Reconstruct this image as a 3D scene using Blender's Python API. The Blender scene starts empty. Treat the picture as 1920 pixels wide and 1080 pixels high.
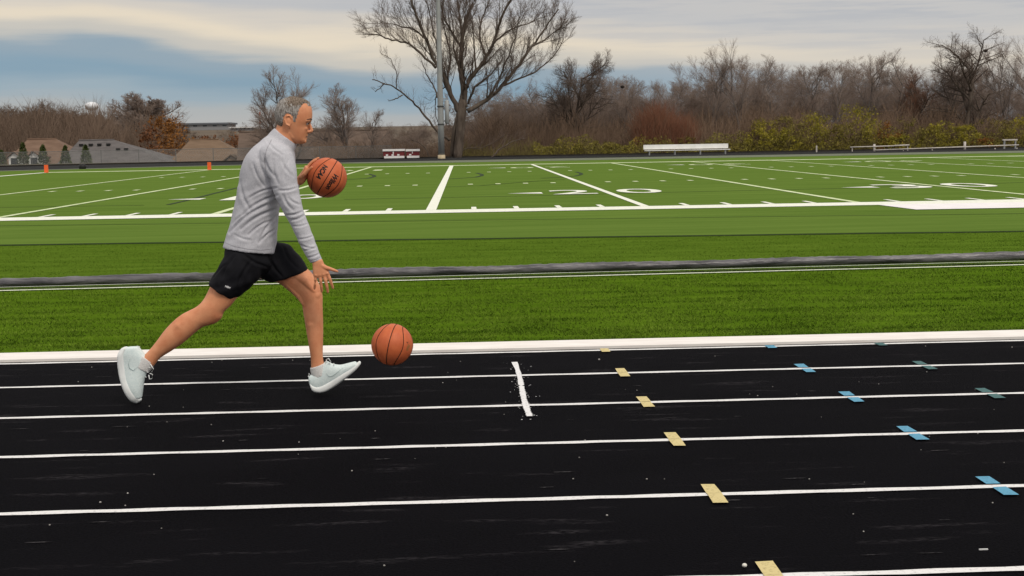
import bpy, bmesh, math, random
import numpy as np
from mathutils import Vector, Matrix, Quaternion
from mathutils.bvhtree import BVHTree

scene = bpy.context.scene
C = scene.collection
PI = math.pi

# ------------------------------------------------------------------ camera
F, CH, YAW, PITCH, ROLL = 2549.9, 1.501, 0.04284, 0.10944, -0.01640
fwd = Vector((math.sin(YAW) * math.cos(PITCH), math.cos(YAW) * math.cos(PITCH), -math.sin(PITCH)))
r0 = Vector((math.cos(YAW), -math.sin(YAW), 0))
u0 = r0.cross(fwd)
CR = r0 * math.cos(ROLL) + u0 * math.sin(ROLL)
CU = CR.cross(fwd)
CPOS = Vector((0, 0, CH))
cam_data = bpy.data.cameras.new('camera')
cam = bpy.data.objects.new('camera', cam_data)
C.objects.link(cam)
cam_data.sensor_width = 36.0
cam_data.lens = 36.0 * F / 1920.0
cam_data.clip_start = 0.1
cam_data.clip_end = 12000
cam.matrix_world = Matrix(((CR.x, CU.x, -fwd.x, 0), (CR.y, CU.y, -fwd.y, 0), (CR.z, CU.z, -fwd.z, CH), (0, 0, 0, 1)))
scene.camera = cam

# ------------------------------------------------------------------ world, sun, exposure
world = bpy.data.worlds.new('World')
scene.world = world
world.use_nodes = True
SUN_EL, SUN_AZ = math.radians(52), math.radians(150)   # azimuth clockwise from +Y
wn, wl = world.node_tree.nodes, world.node_tree.links
wn.clear()


def N(t, **kw):
    n = wn.new(t)
    for k, v in kw.items():
        setattr(n, k, v)
    return n


def wmath(op, a, b=None, c=None, clamp=False):
    n = N('ShaderNodeMath', operation=op)
    n.use_clamp = clamp
    for i, v in enumerate((a, b, c)):
        if v is None:
            continue
        if isinstance(v, (int, float)):
            n.inputs[i].default_value = v
        else:
            wl.new(v, n.inputs[i])
    return n.outputs[0]


def wramp(fac, stops, interp='EASE'):
    n = N('ShaderNodeValToRGB')
    cr = n.color_ramp
    cr.interpolation = interp
    while len(cr.elements) < len(stops):
        cr.elements.new(0.5)
    for e_, (p, c) in zip(cr.elements, stops):
        e_.position = p
        e_.color = (*c, 1)
    wl.new(fac, n.inputs[0])
    return n.outputs[0]


def wmix(fac, a, b):
    n = N('ShaderNodeMix', data_type='RGBA')
    if isinstance(fac, (int, float)):
        n.inputs[0].default_value = fac
    else:
        wl.new(fac, n.inputs[0])
    for s, v in ((6, a), (7, b)):
        if isinstance(v, tuple):
            n.inputs[s].default_value = (*v, 1)
        else:
            wl.new(v, n.inputs[s])
    return n.outputs[2]


tc = N('ShaderNodeTexCoord')
sep = N('ShaderNodeSeparateXYZ')
wl.new(tc.outputs['Generated'], sep.inputs[0])


def wnoise(scale_xyz, scale, detail=4, rough=0.55, off=(0, 0, 0)):
    mp = N('ShaderNodeMapping')
    mp.inputs['Scale'].default_value = scale_xyz
    mp.inputs['Location'].default_value = off
    wl.new(tc.outputs['Generated'], mp.inputs[0])
    n = N('ShaderNodeTexNoise')
    n.inputs['Scale'].default_value = scale
    n.inputs['Detail'].default_value = detail
    n.inputs['Roughness'].default_value = rough
    wl.new(mp.outputs[0], n.inputs['Vector'])
    return n.outputs[0]


nA = wnoise((1, 1, 5), 5.0, 3, 0.5, (0.3, 0.7, 0))
nB = wnoise((1, 1, 16), 10.0, 6, 0.6, (2.3, 0.1, 0.6))
nC = wnoise((1, 1, 3), 2.2, 4, 0.55, (5.1, 3, 0))
el = wmath('ADD', sep.outputs[2], wmath('MULTIPLY', wmath('SUBTRACT', nA, 0.5), 0.040))
el = wmath('ADD', el, wmath('MULTIPLY', wmath('SUBTRACT', nB, 0.5), 0.009))
el = wmath('ADD', el, wmath('MULTIPLY', sep.outputs[0], 0.055))
t = wmath('MULTIPLY', el, 5.0, clamp=True)      # 0..0.2 of elevation sine
blue_low = (0.30, 0.385, 0.45)
blue = (0.215, 0.325, 0.42)
blue2 = (0.27, 0.35, 0.42)
cream = (0.76, 0.66, 0.52)
greyc = (0.54, 0.515, 0.50)
greyb = (0.37, 0.395, 0.45)
base = wramp(t, [(0.0, (0.46, 0.45, 0.44)), (0.065, (0.40, 0.42, 0.43)), (0.12, blue_low), (0.19, blue),
                 (0.25, blue2), (0.30, (0.55, 0.52, 0.47)), (0.36, cream), (0.42, (0.62, 0.57, 0.51)), (0.47, (0.50, 0.495, 0.50)), (0.62, greyc), (1.0, (0.50, 0.47, 0.44))])
streak = wramp(nB, [(0.0, (0, 0, 0)), (0.42, (0, 0, 0)), (0.62, (1, 1, 1)), (1, (1, 1, 1))])
top = wmath('MULTIPLY', wmath('SUBTRACT', t, 0.34, clamp=True), 5.0, clamp=True)
sx_ = wmath('ADD', wmath('MULTIPLY', sep.outputs[0], 1.9), 0.36, clamp=True)
base = wmix(wmath('MULTIPLY', wmath('MULTIPLY', streak, top), sx_), base, greyb)
# veil to the right of the picture: duller and whiter
right = wmath('MULTIPLY', wmath('SUBTRACT', sep.outputs[0], 0.05, clamp=True), 5.0, clamp=True)
base = wmix(wmath('MULTIPLY', right, 0.42), base, (0.57, 0.55, 0.53))
lowb = wramp(wmath('MULTIPLY', sep.outputs[2], 1.0, clamp=True), [(0.0, (0, 0, 0)), (0.14, (0, 0, 0)), (0.35, (1, 1, 1)), (1, (1, 1, 1))])
over = wmix(wramp(nC, [(0.3, (0, 0, 0)), (0.7, (1, 1, 1))]), (0.78, 0.76, 0.75), (1.0, 0.95, 0.88))
base = wmix(lowb, base, over)
sky = N('ShaderNodeTexSky', sky_type='NISHITA')
sky.sun_disc = False
sky.sun_elevation = SUN_EL
sky.sun_rotation = SUN_AZ
bg1 = N('ShaderNodeBackground')
wl.new(sky.outputs[0], bg1.inputs[0])
bg1.inputs[1].default_value = 0.08
bg2 = N('ShaderNodeBackground')
wl.new(base, bg2.inputs[0])
bg2.inputs[1].default_value = 1.0
mx = N('ShaderNodeMixShader')
mx.inputs[0].default_value = 0.92
wl.new(bg1.outputs[0], mx.inputs[1])
wl.new(bg2.outputs[0], mx.inputs[2])
wo = N('ShaderNodeOutputWorld')
wl.new(mx.outputs[0], wo.inputs[0])

sun_d = bpy.data.lights.new('sun', 'SUN')
sun_d.energy = 1.5
sun_d.angle = math.radians(14)
sun_d.color = (1.0, 0.92, 0.80)
sun = bpy.data.objects.new('sun', sun_d)
C.objects.link(sun)
sdir = Vector((math.sin(SUN_AZ) * math.cos(SUN_EL), math.cos(SUN_AZ) * math.cos(SUN_EL), math.sin(SUN_EL)))
sun.rotation_euler = sdir.to_track_quat('Z', 'Y').to_euler()
sun.location = (0, 0, 40)
vs = scene.view_settings
vs.view_transform = 'Standard'
vs.look = 'None'
vs.exposure = 0.1
vs.gamma = 1.0
vs.use_curve_mapping = False
scene.cycles.max_bounces = 5
scene.cycles.transparent_max_bounces = 16

# ------------------------------------------------------------------ helpers


def P(x, y, D):
    """world point seen at pixel (x, y) of the 1920x1080 photo, D metres ahead"""
    d = fwd + CR * ((x - 960) / F) - CU * ((y - 540) / F)
    return CPOS + d * (D / d.y)


def PG(x, y, z=0.0):
    d = fwd + CR * ((x - 960) / F) - CU * ((y - 540) / F)
    return CPOS + d * ((z - CH) / d.z)


def col(c):
    return (*c, 1.0)


def mat(name, c1, c2=None, rough=0.8, scale=8.0, detail=4, sx=(1, 1, 1), bump=0.0, bscale=None, spec=0.3, c3=None, pos=(0.35, 0.65), metal=0.0, bdist=0.01, bsx=None):
    m = bpy.data.materials.new(name)
    m.use_nodes = True
    nt = m.node_tree
    b = nt.nodes['Principled BSDF']
    b.inputs['Roughness'].default_value = rough
    b.inputs['Specular IOR Level'].default_value = spec
    b.inputs['Metallic'].default_value = metal
    b.inputs['Base Color'].default_value = col(c1)
    if c2 is not None or bump:
        t_ = nt.nodes.new('ShaderNodeTexCoord')
    if c2 is not None:
        mp = nt.nodes.new('ShaderNodeMapping')
        mp.inputs['Scale'].default_value = sx
        nt.links.new(t_.outputs['Object'], mp.inputs[0])
        n = nt.nodes.new('ShaderNodeTexNoise')
        n.inputs['Scale'].default_value = scale
        n.inputs['Detail'].default_value = detail
        n.inputs['Roughness'].default_value = 0.6
        nt.links.new(mp.outputs[0], n.inputs['Vector'])
        r = nt.nodes.new('ShaderNodeValToRGB')
        r.color_ramp.elements[0].position = pos[0]
        r.color_ramp.elements[0].color = col(c1)
        r.color_ramp.elements[1].position = pos[1]
        r.color_ramp.elements[1].color = col(c2)
        if c3 is not None:
            e_ = r.color_ramp.elements.new(min(0.98, pos[1] + 0.12))
            e_.color = col(c3)
        nt.links.new(n.outputs[0], r.inputs[0])
        nt.links.new(r.outputs[0], b.inputs['Base Color'])
    if bump:
        mp2 = nt.nodes.new('ShaderNodeMapping')
        mp2.inputs['Scale'].default_value = bsx or sx
        nt.links.new(t_.outputs['Object'], mp2.inputs[0])
        n2 = nt.nodes.new('ShaderNodeTexNoise')
        n2.inputs['Scale'].default_value = bscale or scale * 4
        n2.inputs['Detail'].default_value = 5
        nt.links.new(mp2.outputs[0], n2.inputs['Vector'])
        bp = nt.nodes.new('ShaderNodeBump')
        bp.inputs['Strength'].default_value = bump
        bp.inputs['Distance'].default_value = bdist
        nt.links.new(n2.outputs[0], bp.inputs['Height'])
        nt.links.new(bp.outputs[0], b.inputs['Normal'])
    return m


def mesh_obj(name, verts, faces, m=None, parent=None, smooth=False, loc=None):
    me = bpy.data.meshes.new(name)
    me.from_pydata([tuple(v) for v in verts], [], faces)
    me.update()
    o = bpy.data.objects.new(name, me)
    C.objects.link(o)
    if m:
        me.materials.append(m)
    if smooth:
        me.polygons.foreach_set('use_smooth', [True] * len(me.polygons))
    if parent:
        o.parent = parent
    if loc:
        o.location = loc
    return o


def link_data(name, me, parent=None, loc=(0, 0, 0)):
    o = bpy.data.objects.new(name, me)
    C.objects.link(o)
    o.parent = parent
    o.location = loc
    return o


def tag(o, label=None, cat=None, group=None, kind=None):
    if label:
        o['label'] = label
    if cat:
        o['category'] = cat
    if group:
        o['group'] = group
    if kind:
        o['kind'] = kind
    return o


def empty(name, loc, label, cat, group=None, rz=0.0):
    o = bpy.data.objects.new(name, None)
    o.empty_display_size = 0.2
    C.objects.link(o)
    o.location = loc
    o.rotation_euler = (0, 0, rz)
    return tag(o, label, cat, group)


class MB:
    """collects simple shapes into one vertex / face list"""

    def __init__(s):
        s.v, s.f = [], []

    def add(s, v, f):
        k = len(s.v)
        s.v += [tuple(a) for a in v]
        s.f += [tuple(i + k for i in q) for q in f]
        return s

    def box(s, a, b):
        (x0, y0, z0), (x1, y1, z1) = a, b
        return s.add([(x0, y0, z0), (x1, y0, z0), (x1, y1, z0), (x0, y1, z0), (x0, y0, z1), (x1, y0, z1), (x1, y1, z1), (x0, y1, z1)],
                     [(0, 3, 2, 1), (4, 5, 6, 7), (0, 1, 5, 4), (1, 2, 6, 5), (2, 3, 7, 6), (3, 0, 4, 7)])

    def tube(s, pts, rad, n=8, cap=True):
        pts = [Vector(p) for p in pts]
        if isinstance(rad, (int, float)):
            rad = [rad] * len(pts)
        rings = []
        ref = Vector((0.13, 0.21, 1)).normalized()
        for i, p in enumerate(pts):
            d = (pts[min(i + 1, len(pts) - 1)] - pts[max(i - 1, 0)])
            if d.length < 1e-9:
                d = Vector((0, 0, 1))
            d.normalize()
            rr = ref if abs(d.dot(ref)) < 0.95 else Vector((1, 0, 0))
            a = d.cross(rr).normalized()
            b = d.cross(a)
            rings.append([p + (a * math.cos(2 * PI * k / n) + b * math.sin(2 * PI * k / n)) * rad[i] for k in range(n)])
        v = [q for r in rings for q in r]
        f = []
        for i in range(len(rings) - 1):
            for k in range(n):
                f.append((i * n + k, i * n + (k + 1) % n, (i + 1) * n + (k + 1) % n, (i + 1) * n + k))
        if cap:
            f.append(tuple(range(n))[::-1])
            f.append(tuple((len(rings) - 1) * n + k for k in range(n)))
        return s.add(v, f)

    def sphere(s, c, r, nu=12, nv=8, R=None):
        if isinstance(r, (int, float)):
            r = (r, r, r)
        v, f = [], []
        for j in range(nv + 1):
            th = PI * j / nv
            for i in range(nu):
                ph = 2 * PI * i / nu
                q = Vector((r[0] * math.sin(th) * math.cos(ph), r[1] * math.sin(th) * math.sin(ph), r[2] * math.cos(th)))
                if R:
                    q = R @ q
                v.append(Vector(c) + q)
        for j in range(nv):
            for i in range(nu):
                f.append((j * nu + i, (j + 1) * nu + i, (j + 1) * nu + (i + 1) % nu, j * nu + (i + 1) % nu))
        return s.add(v, f)

    def build(s, name, m=None, parent=None, smooth=False, loc=None):
        return mesh_obj(name, s.v, s.f, m, parent, smooth, loc)


def sheet(name, pts, z, m, parent=None):
    """flat polygon at height z"""
    return mesh_obj(name, [(p[0], p[1], z) for p in pts], [tuple(range(len(pts)))], m, parent)


rnd = random.Random(7)

# ------------------------------------------------------------------ materials
M = {}
def track_material():
    m = bpy.data.materials.new('black_rubber_track')
    m.use_nodes = True
    nt = m.node_tree
    L = nt.links
    b = nt.nodes['Principled BSDF']
    b.inputs['Roughness'].default_value = 0.8
    b.inputs['Specular IOR Level'].default_value = 0.015
    t_ = nt.nodes.new('ShaderNodeTexCoord')

    def noise(sx, sc, det, lo, hi):
        mp = nt.nodes.new('ShaderNodeMapping')
        mp.inputs['Scale'].default_value = sx
        L.new(t_.outputs['Object'], mp.inputs[0])
        n = nt.nodes.new('ShaderNodeTexNoise')
        n.inputs['Scale'].default_value = sc
        n.inputs['Detail'].default_value = det
        L.new(mp.outputs[0], n.inputs['Vector'])
        r = nt.nodes.new('ShaderNodeMapRange')
        r.inputs[1].default_value, r.inputs[2].default_value = lo, hi
        L.new(n.outputs[0], r.inputs[0])
        return r.outputs[0], n.outputs[0]

    def mul(a, c):
        x = nt.nodes.new('ShaderNodeMath')
        x.operation = 'MULTIPLY'
        L.new(a, x.inputs[0])
        if isinstance(c, float):
            x.inputs[1].default_value = c
        else:
            L.new(c, x.inputs[1])
        return x.outputs[0]

    def mix(f_, a, c):
        x = nt.nodes.new('ShaderNodeMix')
        x.data_type = 'RGBA'
        L.new(f_, x.inputs[0])
        for s_, v_ in ((6, a), (7, c)):
            if isinstance(v_, tuple):
                x.inputs[s_].default_value = (*v_, 1)
            else:
                L.new(v_, x.inputs[s_])
        return x.outputs[2]

    grain, gh = noise((1, 1, 1), 95, 3, .35, .68)
    blot, _ = noise((.5, 1.3, 1), 1.1, 6, .35, .7)
    smear, _ = noise((.55, 3.4, 1), 2.6, 4, .60, .72)
    brk, _ = noise((1, 3, 1), 26, 3, .42, .60)
    c = mix(grain, (0.0008, 0.0008, 0.0012), (0.0048, 0.0044, 0.0062))
    c2 = mix(mul(blot, .6), c, (0.0046, 0.0043, 0.0058))
    c3 = mix(mul(mul(smear, brk), .75), c2, (0.034, 0.031, 0.035))
    L.new(c3, b.inputs['Base Color'])
    bp = nt.nodes.new('ShaderNodeBump')
    bp.inputs['Strength'].default_value = .8
    bp.inputs['Distance'].default_value = .005
    L.new(gh, bp.inputs['Height'])
    L.new(bp.outputs[0], b.inputs['Normal'])
    return m


M['track'] = track_material()
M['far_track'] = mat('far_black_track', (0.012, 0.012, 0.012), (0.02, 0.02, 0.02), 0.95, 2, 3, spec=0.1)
M['paint'] = mat('white_line_paint', (0.36, 0.35, 0.36), (0.74, 0.73, 0.73), 0.7, 55, 6, pos=(.28, .46), bump=0.3, bscale=150)
M['turf_paint'] = mat('turf_line_paint', (0.66, 0.68, 0.58), (0.84, 0.85, 0.76), 0.9, 20, 4)
M['turf_paint_far'] = mat('thin_turf_line_paint', (0.42, 0.52, 0.25), (0.70, 0.76, 0.50), 0.9, 3, 3)
M['kerb'] = mat('white_kerb_paint', (0.74, 0.69, 0.66), (0.82, 0.79, 0.76), 0.8, 5, 4, (0.6, 2, 1))
M['turf_near'] = mat('near_turf', (0.055, 0.110, 0.006), (0.100, 0.175, 0.012), 0.95, 1.6, 8, (.6, 3.6, 1), 0.8, 30, 0.0, bdist=0.03, pos=(0.3, 0.7), bsx=(1, 2, 1))
M['turf_mid'] = mat('mid_turf', (0.062, 0.115, 0.010), (0.100, 0.165, 0.018), 0.95, 1.1, 8, (0.5, 3.6, 1), 0.6, 18, 0.0, bdist=0.03, pos=(0.3, 0.7))
M['turf_far'] = mat('football_turf', (0.086, 0.146, 0.025), (0.124, 0.192, 0.038), 0.95, 0.5, 12, (0.4, 3.4, 1), 0.8, 12, 0.0, bdist=0.02, pos=(0.3, 0.7))
M['seam'] = mat('turf_seam', (0.018, 0.035, 0.006), rough=0.95, spec=0.05)
M['seam_soft'] = mat('soft_turf_seam', (0.050, 0.085, 0.018), rough=0.95, spec=0.05)
M['dark_line'] = mat('dark_turf_line', (0.04, 0.06, 0.03), rough=0.95, spec=0.05)
M['blade'] = mat('turf_blade', (0.046, 0.088, 0.008), (0.140, 0.218, 0.024), 0.95, 2.0, 8, (.5, 3.0, 1), pos=(.38, .62), spec=0.0)
M['dirt'] = mat('brown_ground', (0.055, 0.045, 0.022), (0.085, 0.075, 0.03), 0.95, 0.05, 6)
M['yellow'] = mat('pale_yellow_mark', (0.30, 0.24, 0.10), (0.60, 0.50, 0.24), 0.8, 70, 6, pos=(.28, .48), bump=0.2, bscale=120)
M['blue'] = mat('blue_mark', (0.04, 0.14, 0.22), (0.10, 0.31, 0.46), 0.8, 70, 6, pos=(.28, .48))
M['teal'] = mat('teal_mark', (0.04, 0.11, 0.115), (0.065, 0.15, 0.15), 0.8, 60, 4)
M['chalk'] = mat('white_spray', (0.62, 0.62, 0.63), (0.80, 0.80, 0.81), 0.9, 80, 4)

# ------------------------------------------------------------------ ground, terrain and sheets
TS = 4.0


def terr(x, y):
    def sm(a, b, v):
        v = min(1, max(0, (v - a) / (b - a)))
        return v * v * (3 - 2 * v)
    left = 1 - sm(6, 26, x - 0.06 * max(0, y - 112))
    z = -0.35 - sm(122, 138, y) * (3.8 * left + 0.5)
    z += sm(480, 900, y) * (15.0 - 9.0 * sm(60, 200, x))
    z += sm(900, 2600, y) * 12.0 * (1 - .6 * sm(100, 500, x))
    z += sm(300, 1500, y) * 0.8 * math.sin(x * 0.011 + y * 0.002) + sm(900, 2500, y) * 4.0 * math.sin(x * 0.0042 + 1.2)
    return z


xs = [-2600, -1700, -1100, -700, -450, -300] + [-220 + 12 * i for i in range(50)] + [400, 520, 700, 1100, 1700, 2600]
ys = [-60, -20, 5, 60, 110, 118, 122] + [124 + 2 * i for i in range(10)] + [150, 170, 200, 240, 300, 380, 460, 540, 620, 700, 780, 860, 940, 1050, 1200, 1400, 1700, 2100, 2600, 3600, 6000]
gv = [(x, y, terr(x, y) if y > 119 else -0.35) for y in ys for x in xs]
gf = [(j * len(xs) + i, j * len(xs) + i + 1, (j + 1) * len(xs) + i + 1, (j + 1) * len(xs) + i) for j in range(len(ys) - 1) for i in range(len(xs) - 1)]
M['terrain'] = mat('wooded_terrain', (0.075, 0.055, 0.038), (0.12, 0.09, 0.06), 0.95, 0.02, 8, c3=(0.10, 0.105, 0.05))
tag(mesh_obj('terrain', gv, gf, M['terrain'], smooth=True), kind='structure')

LY = [9.477, 8.529, 7.551, 6.582, 5.539, 4.461, 3.39, 2.32, 1.25]
tr = tag(sheet('running_track', [(-60, -8), (60, -8), (60, 9.56), (-60, 9.56)], 0.0, M['track']), kind='structure')
tbase = tag(MB().box((-62, -9, -0.40), (62, 121, -0.03)).build('ground', M['dirt']), kind='structure')
for k, y in enumerate(LY):
    w = 0.024
    n = 240
    wob = lambda i, s_: 0.0035 * math.sin(i * 1.7 + k * 2.1 + s_) + rnd.uniform(-0.0025, 0.0025)
    X = [-14 + 28 * i / n for i in range(n + 1)]
    v = [(x, y - w + wob(i, 0), 0) for i, x in enumerate(X)] + [(x, y + w + wob(i, 2), 0) for i, x in enumerate(X)]
    v = [(-60, y - w, 0)] + v[:n + 1] + [(60, y - w, 0), (-60, y + w, 0)] + v[n + 1:] + [(60, y + w, 0)]
    q = n + 3
    mesh_obj('lane_line', v, [(i, i + 1, q + i + 1, q + i) for i in range(q - 1)], M['paint'], tr, loc=(0, 0, 0.004))


def mark(name, x, y, w, d, m, skew=0.0, gap=0.0):
    v = []
    for sgn in (-1, 1):
        a, b = (gap / 2, d / 2) if sgn > 0 else (-d / 2, -gap / 2)
        pts = [(-w / 2, a), (w / 2, a), (w / 2, b), (-w / 2, b)]
        v.append([(px_ + rnd.uniform(-.003, .003), py_ + rnd.uniform(-.004, .004), 0.008) for px_, py_ in pts])
    vv = v[0] + v[1]
    return mesh_obj(name, vv, [(0, 1, 2, 3), (4, 5, 6, 7)], m, tr, loc=(x, y, 0))


for k, x in enumerate([1.055, 1.063, 1.069, 1.077, 1.073, 1.068]):
    y = LY[k]
    if k == 0:
        mesh_obj('yellow_mark', [(-.03, -.10, .008), (.03, -.10, .008), (.03, .05, .008), (-.03, .05, .008)], [(0, 1, 2, 3)], M['yellow'], tr, loc=(x, y, 0))
    else:
        mark('yellow_mark', x, y, 0.062, 0.30, M['yellow'], gap=0.006)
for k, x in enumerate([2.233, 2.238, 2.251, 2.272, 2.278]):
    mark('blue_mark', x, LY[k] - (0.04 if k == 0 else 0), 0.062, 0.12 if k == 0 else 0.31, M['blue'], gap=0.05 if k else 0.002)
for k, x in enumerate([3.02, 3.017, 3.053]):
    mark('teal_mark', x, LY[k] - (0.04 if k == 0 else 0), 0.062, 0.12 if k == 0 else 0.31, M['teal'], gap=0.05 if k else 0.002)

# hand-sprayed white start line with ragged edges and overspray specks
n = 420
v, f = [], []
for i in range(n + 1):
    t_ = i / n
    y = 9.02 - 1.80 * t_
    half = 0.013 + 0.0012 * math.sin(t_ * 32) + 0.005 * max(0, 1 - t_ * 6)
    if .485 < t_ < .50:
        half *= 0.35
    rag = .003 + .006 * t_
    xc = 0.395 + 0.006 * math.sin(t_ * 6)
    v += [(xc - half - rnd.uniform(0, rag), y, .009), (xc + half + rnd.uniform(0, rag), y, .009)]
    if i:
        f.append((2 * i - 2, 2 * i - 1, 2 * i + 1, 2 * i))
mesh_obj('sprayed_line', v, f, M['chalk'], tr)
b = MB()
for i in range(70):
    s_ = abs(rnd.gauss(0, 1))
    x, y, r = 0.395 + rnd.gauss(0, 0.045 if i < 120 else 0.25), rnd.uniform(7.1, 9.0), rnd.uniform(.0015, .0045)
    b.add([(x - r, y - r, .010), (x + r, y - r, .010), (x + r, y + r, .010), (x - r, y + r, .010)], [(0, 1, 2, 3)])
o = b.build('overspray_specks', M['chalk'], tr)
tag(o, kind='stuff')
# pale grit and chips lying on the track
b = MB()
for i in range(130):
    y = 3.3 + 6.2 * rnd.random() ** 0.8
    x = rnd.uniform(-3.8, 4.2) * (y / 8 + .2)
    r = rnd.uniform(.002, .0045) * (1.8 if rnd.random() < .04 else 1)
    b.sphere((x, y, r * .6), (r, r, r * .7), 5, 3)
tag(b.build('track_grit', mat('pale_grit', (0.20, 0.19, 0.18), (0.55, 0.53, 0.5), 0.9, 3)), kind='stuff')
g = PG(1396, 1065)
b = MB().sphere((0, 0, .010), (.009, .009, .007), 10, 6)
tag(b.build('pebble', mat('white_pebble', (0.7, 0.68, 0.62), rough=0.9), loc=g), 'small white pebble on the black track beside the nearest yellow mark', 'pebble')
b = MB().box((-.016, -.003, 0), (.016, .003, .004))
tag(b.build('tape_scrap', mat('scrap', (0.6, 0.6, 0.6)), loc=PG(1844, 1031)), 'thin white scrap lying on the track near the lower right corner', 'scrap')

# scuffs: faint streaky rubber smears
b = MB()
for i in range(60):
    y = rnd.uniform(4.5, 9.4)
    x = rnd.uniform(-3.6, 4.2) * (y / 8 + .2)
    L, w = rnd.uniform(.02, .07), rnd.uniform(.003, .009)
    pts = [(x - L, y), (x - L * .4, y - w), (x + L * .5, y - w * .8), (x + L, y + w * .2), (x + L * .3, y + w), (x - L * .5, y + w * .8)]
    b.add([(p[0], p[1], .0025) for p in pts], [(0, 1, 2, 3, 4, 5)])
tag(b.build('scuff_marks', mat('grey_scuff', (0.012, 0.011, 0.013), (0.05, 0.047, 0.05), 0.8, 30, spec=.035, pos=(.45, .6)), tr), kind='stuff')

# kerb: painted concrete strip along the inside of lane one
kb = tag(MB().box((-60, 9.60, -.02), (60, 9.93, .013)).build('kerb', M['kerb']), kind='structure')
tag(MB().box((-60, 9.562, -.03), (60, 9.598, -.012)).build('drain_gap', M['far_track']), kind='structure')

# turf sheets
def seam_pts(xa, ya, xb, yb, X):
    A, B = PG(xa, ya), PG(xb, yb)
    t_ = (X - A.x) / (B.x - A.x)
    return A.y + (B.y - A.y) * t_


tn = tag(sheet('turf_apron', [(-60, 9.93), (60, 9.93), (60, seam_pts(0, 462, 1920, 436, 60)), (-60, seam_pts(0, 462, 1920, 436, -60))], 0.012, M['turf_near']), kind='structure')
tf = tag(sheet('football_turf', [(-60, seam_pts(0, 462, 1920, 436, -60)), (60, seam_pts(0, 462, 1920, 436, 60)), (60, 92.0), (-60, 92.0)], 0.012, M['turf_far']), kind='structure')


def strip(name, xa, ya, xb, yb, w, m, parent, z=0.020, x0=-14, x1=17, wob=0.0, n=60):
    v = []
    ph = rnd.uniform(0, 6)
    for i in range(n + 1):
        X = x0 + (x1 - x0) * i / n
        Y = seam_pts(xa, ya, xb, yb, X) + wob * math.sin(i * .9 + ph) + rnd.uniform(-wob, wob) * .4
        v += [(X, Y - w / 2, z), (X, Y + w / 2, z)]
    return mesh_obj(name, v, [(2 * i, 2 * i + 2, 2 * i + 3, 2 * i + 1) for i in range(n)], m, parent)


# darker nap strip nearer than the seam
nb = []
for i in range(61):
    X = -20 + 45 * i / 60
    nb += [(X, seam_pts(0, 549, 1920, 498, X) + .1, .016), (X, seam_pts(0, 462, 1920, 436, X), .016)]
mesh_obj('nap_band', nb, [(2 * i, 2 * i + 2, 2 * i + 3, 2 * i + 1) for i in range(60)], M['turf_mid'], tn)
strip('seam', 0, 462, 1920, 436, 0.26, M['seam'], tf, wob=0.02)
strip('seam', 0, 425, 1920, 402, 0.07, M['seam_soft'], tf, x0=-18, x1=22, wob=0.02)
strip('edge_line', 0, 549, 1920, 500, 0.060, M['turf_paint'], tn, z=.024, wob=.006)
strip('roll_shadow_strip', 0, 545.5, 1920, 496, 0.05, M['far_track'], tn, z=.021, wob=.008)  # roll's shadow painted as a flat dark strip, borrowing the far track black
strip('inner_line', 0, 543, 1920, 493.5, 0.028, M['paint'], tn, z=.026, wob=.004)

# long lumpy grey roll lying along the turf edge
b = MB()
pts, rad = [], []
n = 620
for i in range(n + 1):
    X = -11 + 26 * i / n
    Y = seam_pts(0, 543, 1920, 492, X) + 0.10 + 0.006 * math.sin(i * .16) + .02
    r = 0.050 + 0.003 * math.sin(i * .11) + rnd.uniform(-.0022, .0022)
    pts.append((X, Y, r + .012))
    rad.append(r)
b.tube(pts, rad, 20)
roll_m = mat('crinkled_grey_tarp', (0.030, 0.028, 0.034), (0.20, 0.19, 0.205), 0.38, 5, 9, (0.3, 2.2, 2.2), .8, 12, 0.5, bdist=0.03, pos=(0.38, 0.72), bsx=(.22, 1.4, 1.4))
tag(b.build('rolled_tarp', roll_m, smooth=True), 'long crinkled dark grey roll lying on the turf between track and football field', 'rolled tarp')

# ---- football field frame (slightly turned against the track)
FA = -0.009439
Dn, X0 = 28.9416, -5.2995
ff = bpy.data.objects.new('field_frame_tmp', None)
ca, sa = math.cos(FA), math.sin(FA)


def FP(x, y, z=0.018):
    return (x * ca - y * sa, x * sa + y * ca, z)


def frect(name, x0, y0, x1, y1, m=None, z=0.020):
    return mesh_obj(name, [FP(x0, y0, z), FP(x1, y0, z), FP(x1, y1, z), FP(x0, y1, z)], [(0, 1, 2, 3)], m or M['turf_paint'], tf)


YD = 0.9144
W = 48.768
gx = X0 - 10 * YD            # goal line
frect('sideline', gx - 10 * YD - .3, Dn - 1.15, gx + 60 * YD, Dn + 0.05)
frect('sideline', gx - 10 * YD - .3, Dn + W, gx + 60 * YD, Dn + W + 1.4, M['turf_paint_far'])
frect('end_line', gx - 10 * YD - .3, Dn + .05, gx - 10 * YD + .1, Dn + W)
for n in range(0, 11):
    x = gx + 5 * YD * n
    w = 0.085 if n != 3 else 0.11
    frect('yard_line', x - w, Dn + .05, x + w, Dn + W, M['turf_paint'] if n in (3, 4) else M['turf_paint_far'], z=.021)
hm_v = [(-.055, 0, 0), (.055, 0, 0), (.055, .61, 0), (-.055, .61, 0)]
tick_me = bpy.data.meshes.new('yard_tick')
tick_me.from_pydata([(-.055, 0, 0), (.055, 0, 0), (.055, .95, 0), (-.055, .95, 0)], [], [(0, 1, 2, 3)])
tick_me.materials.append(M['turf_paint'])
hash_me = bpy.data.meshes.new('hash_mark')
hash_me.from_pydata([(-.085, -.32, 0), (.085, -.32, 0), (.085, .32, 0), (-.085, .32, 0)], [], [(0, 1, 2, 3)])
hash_me.materials.append(M['turf_paint_far'])
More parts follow.
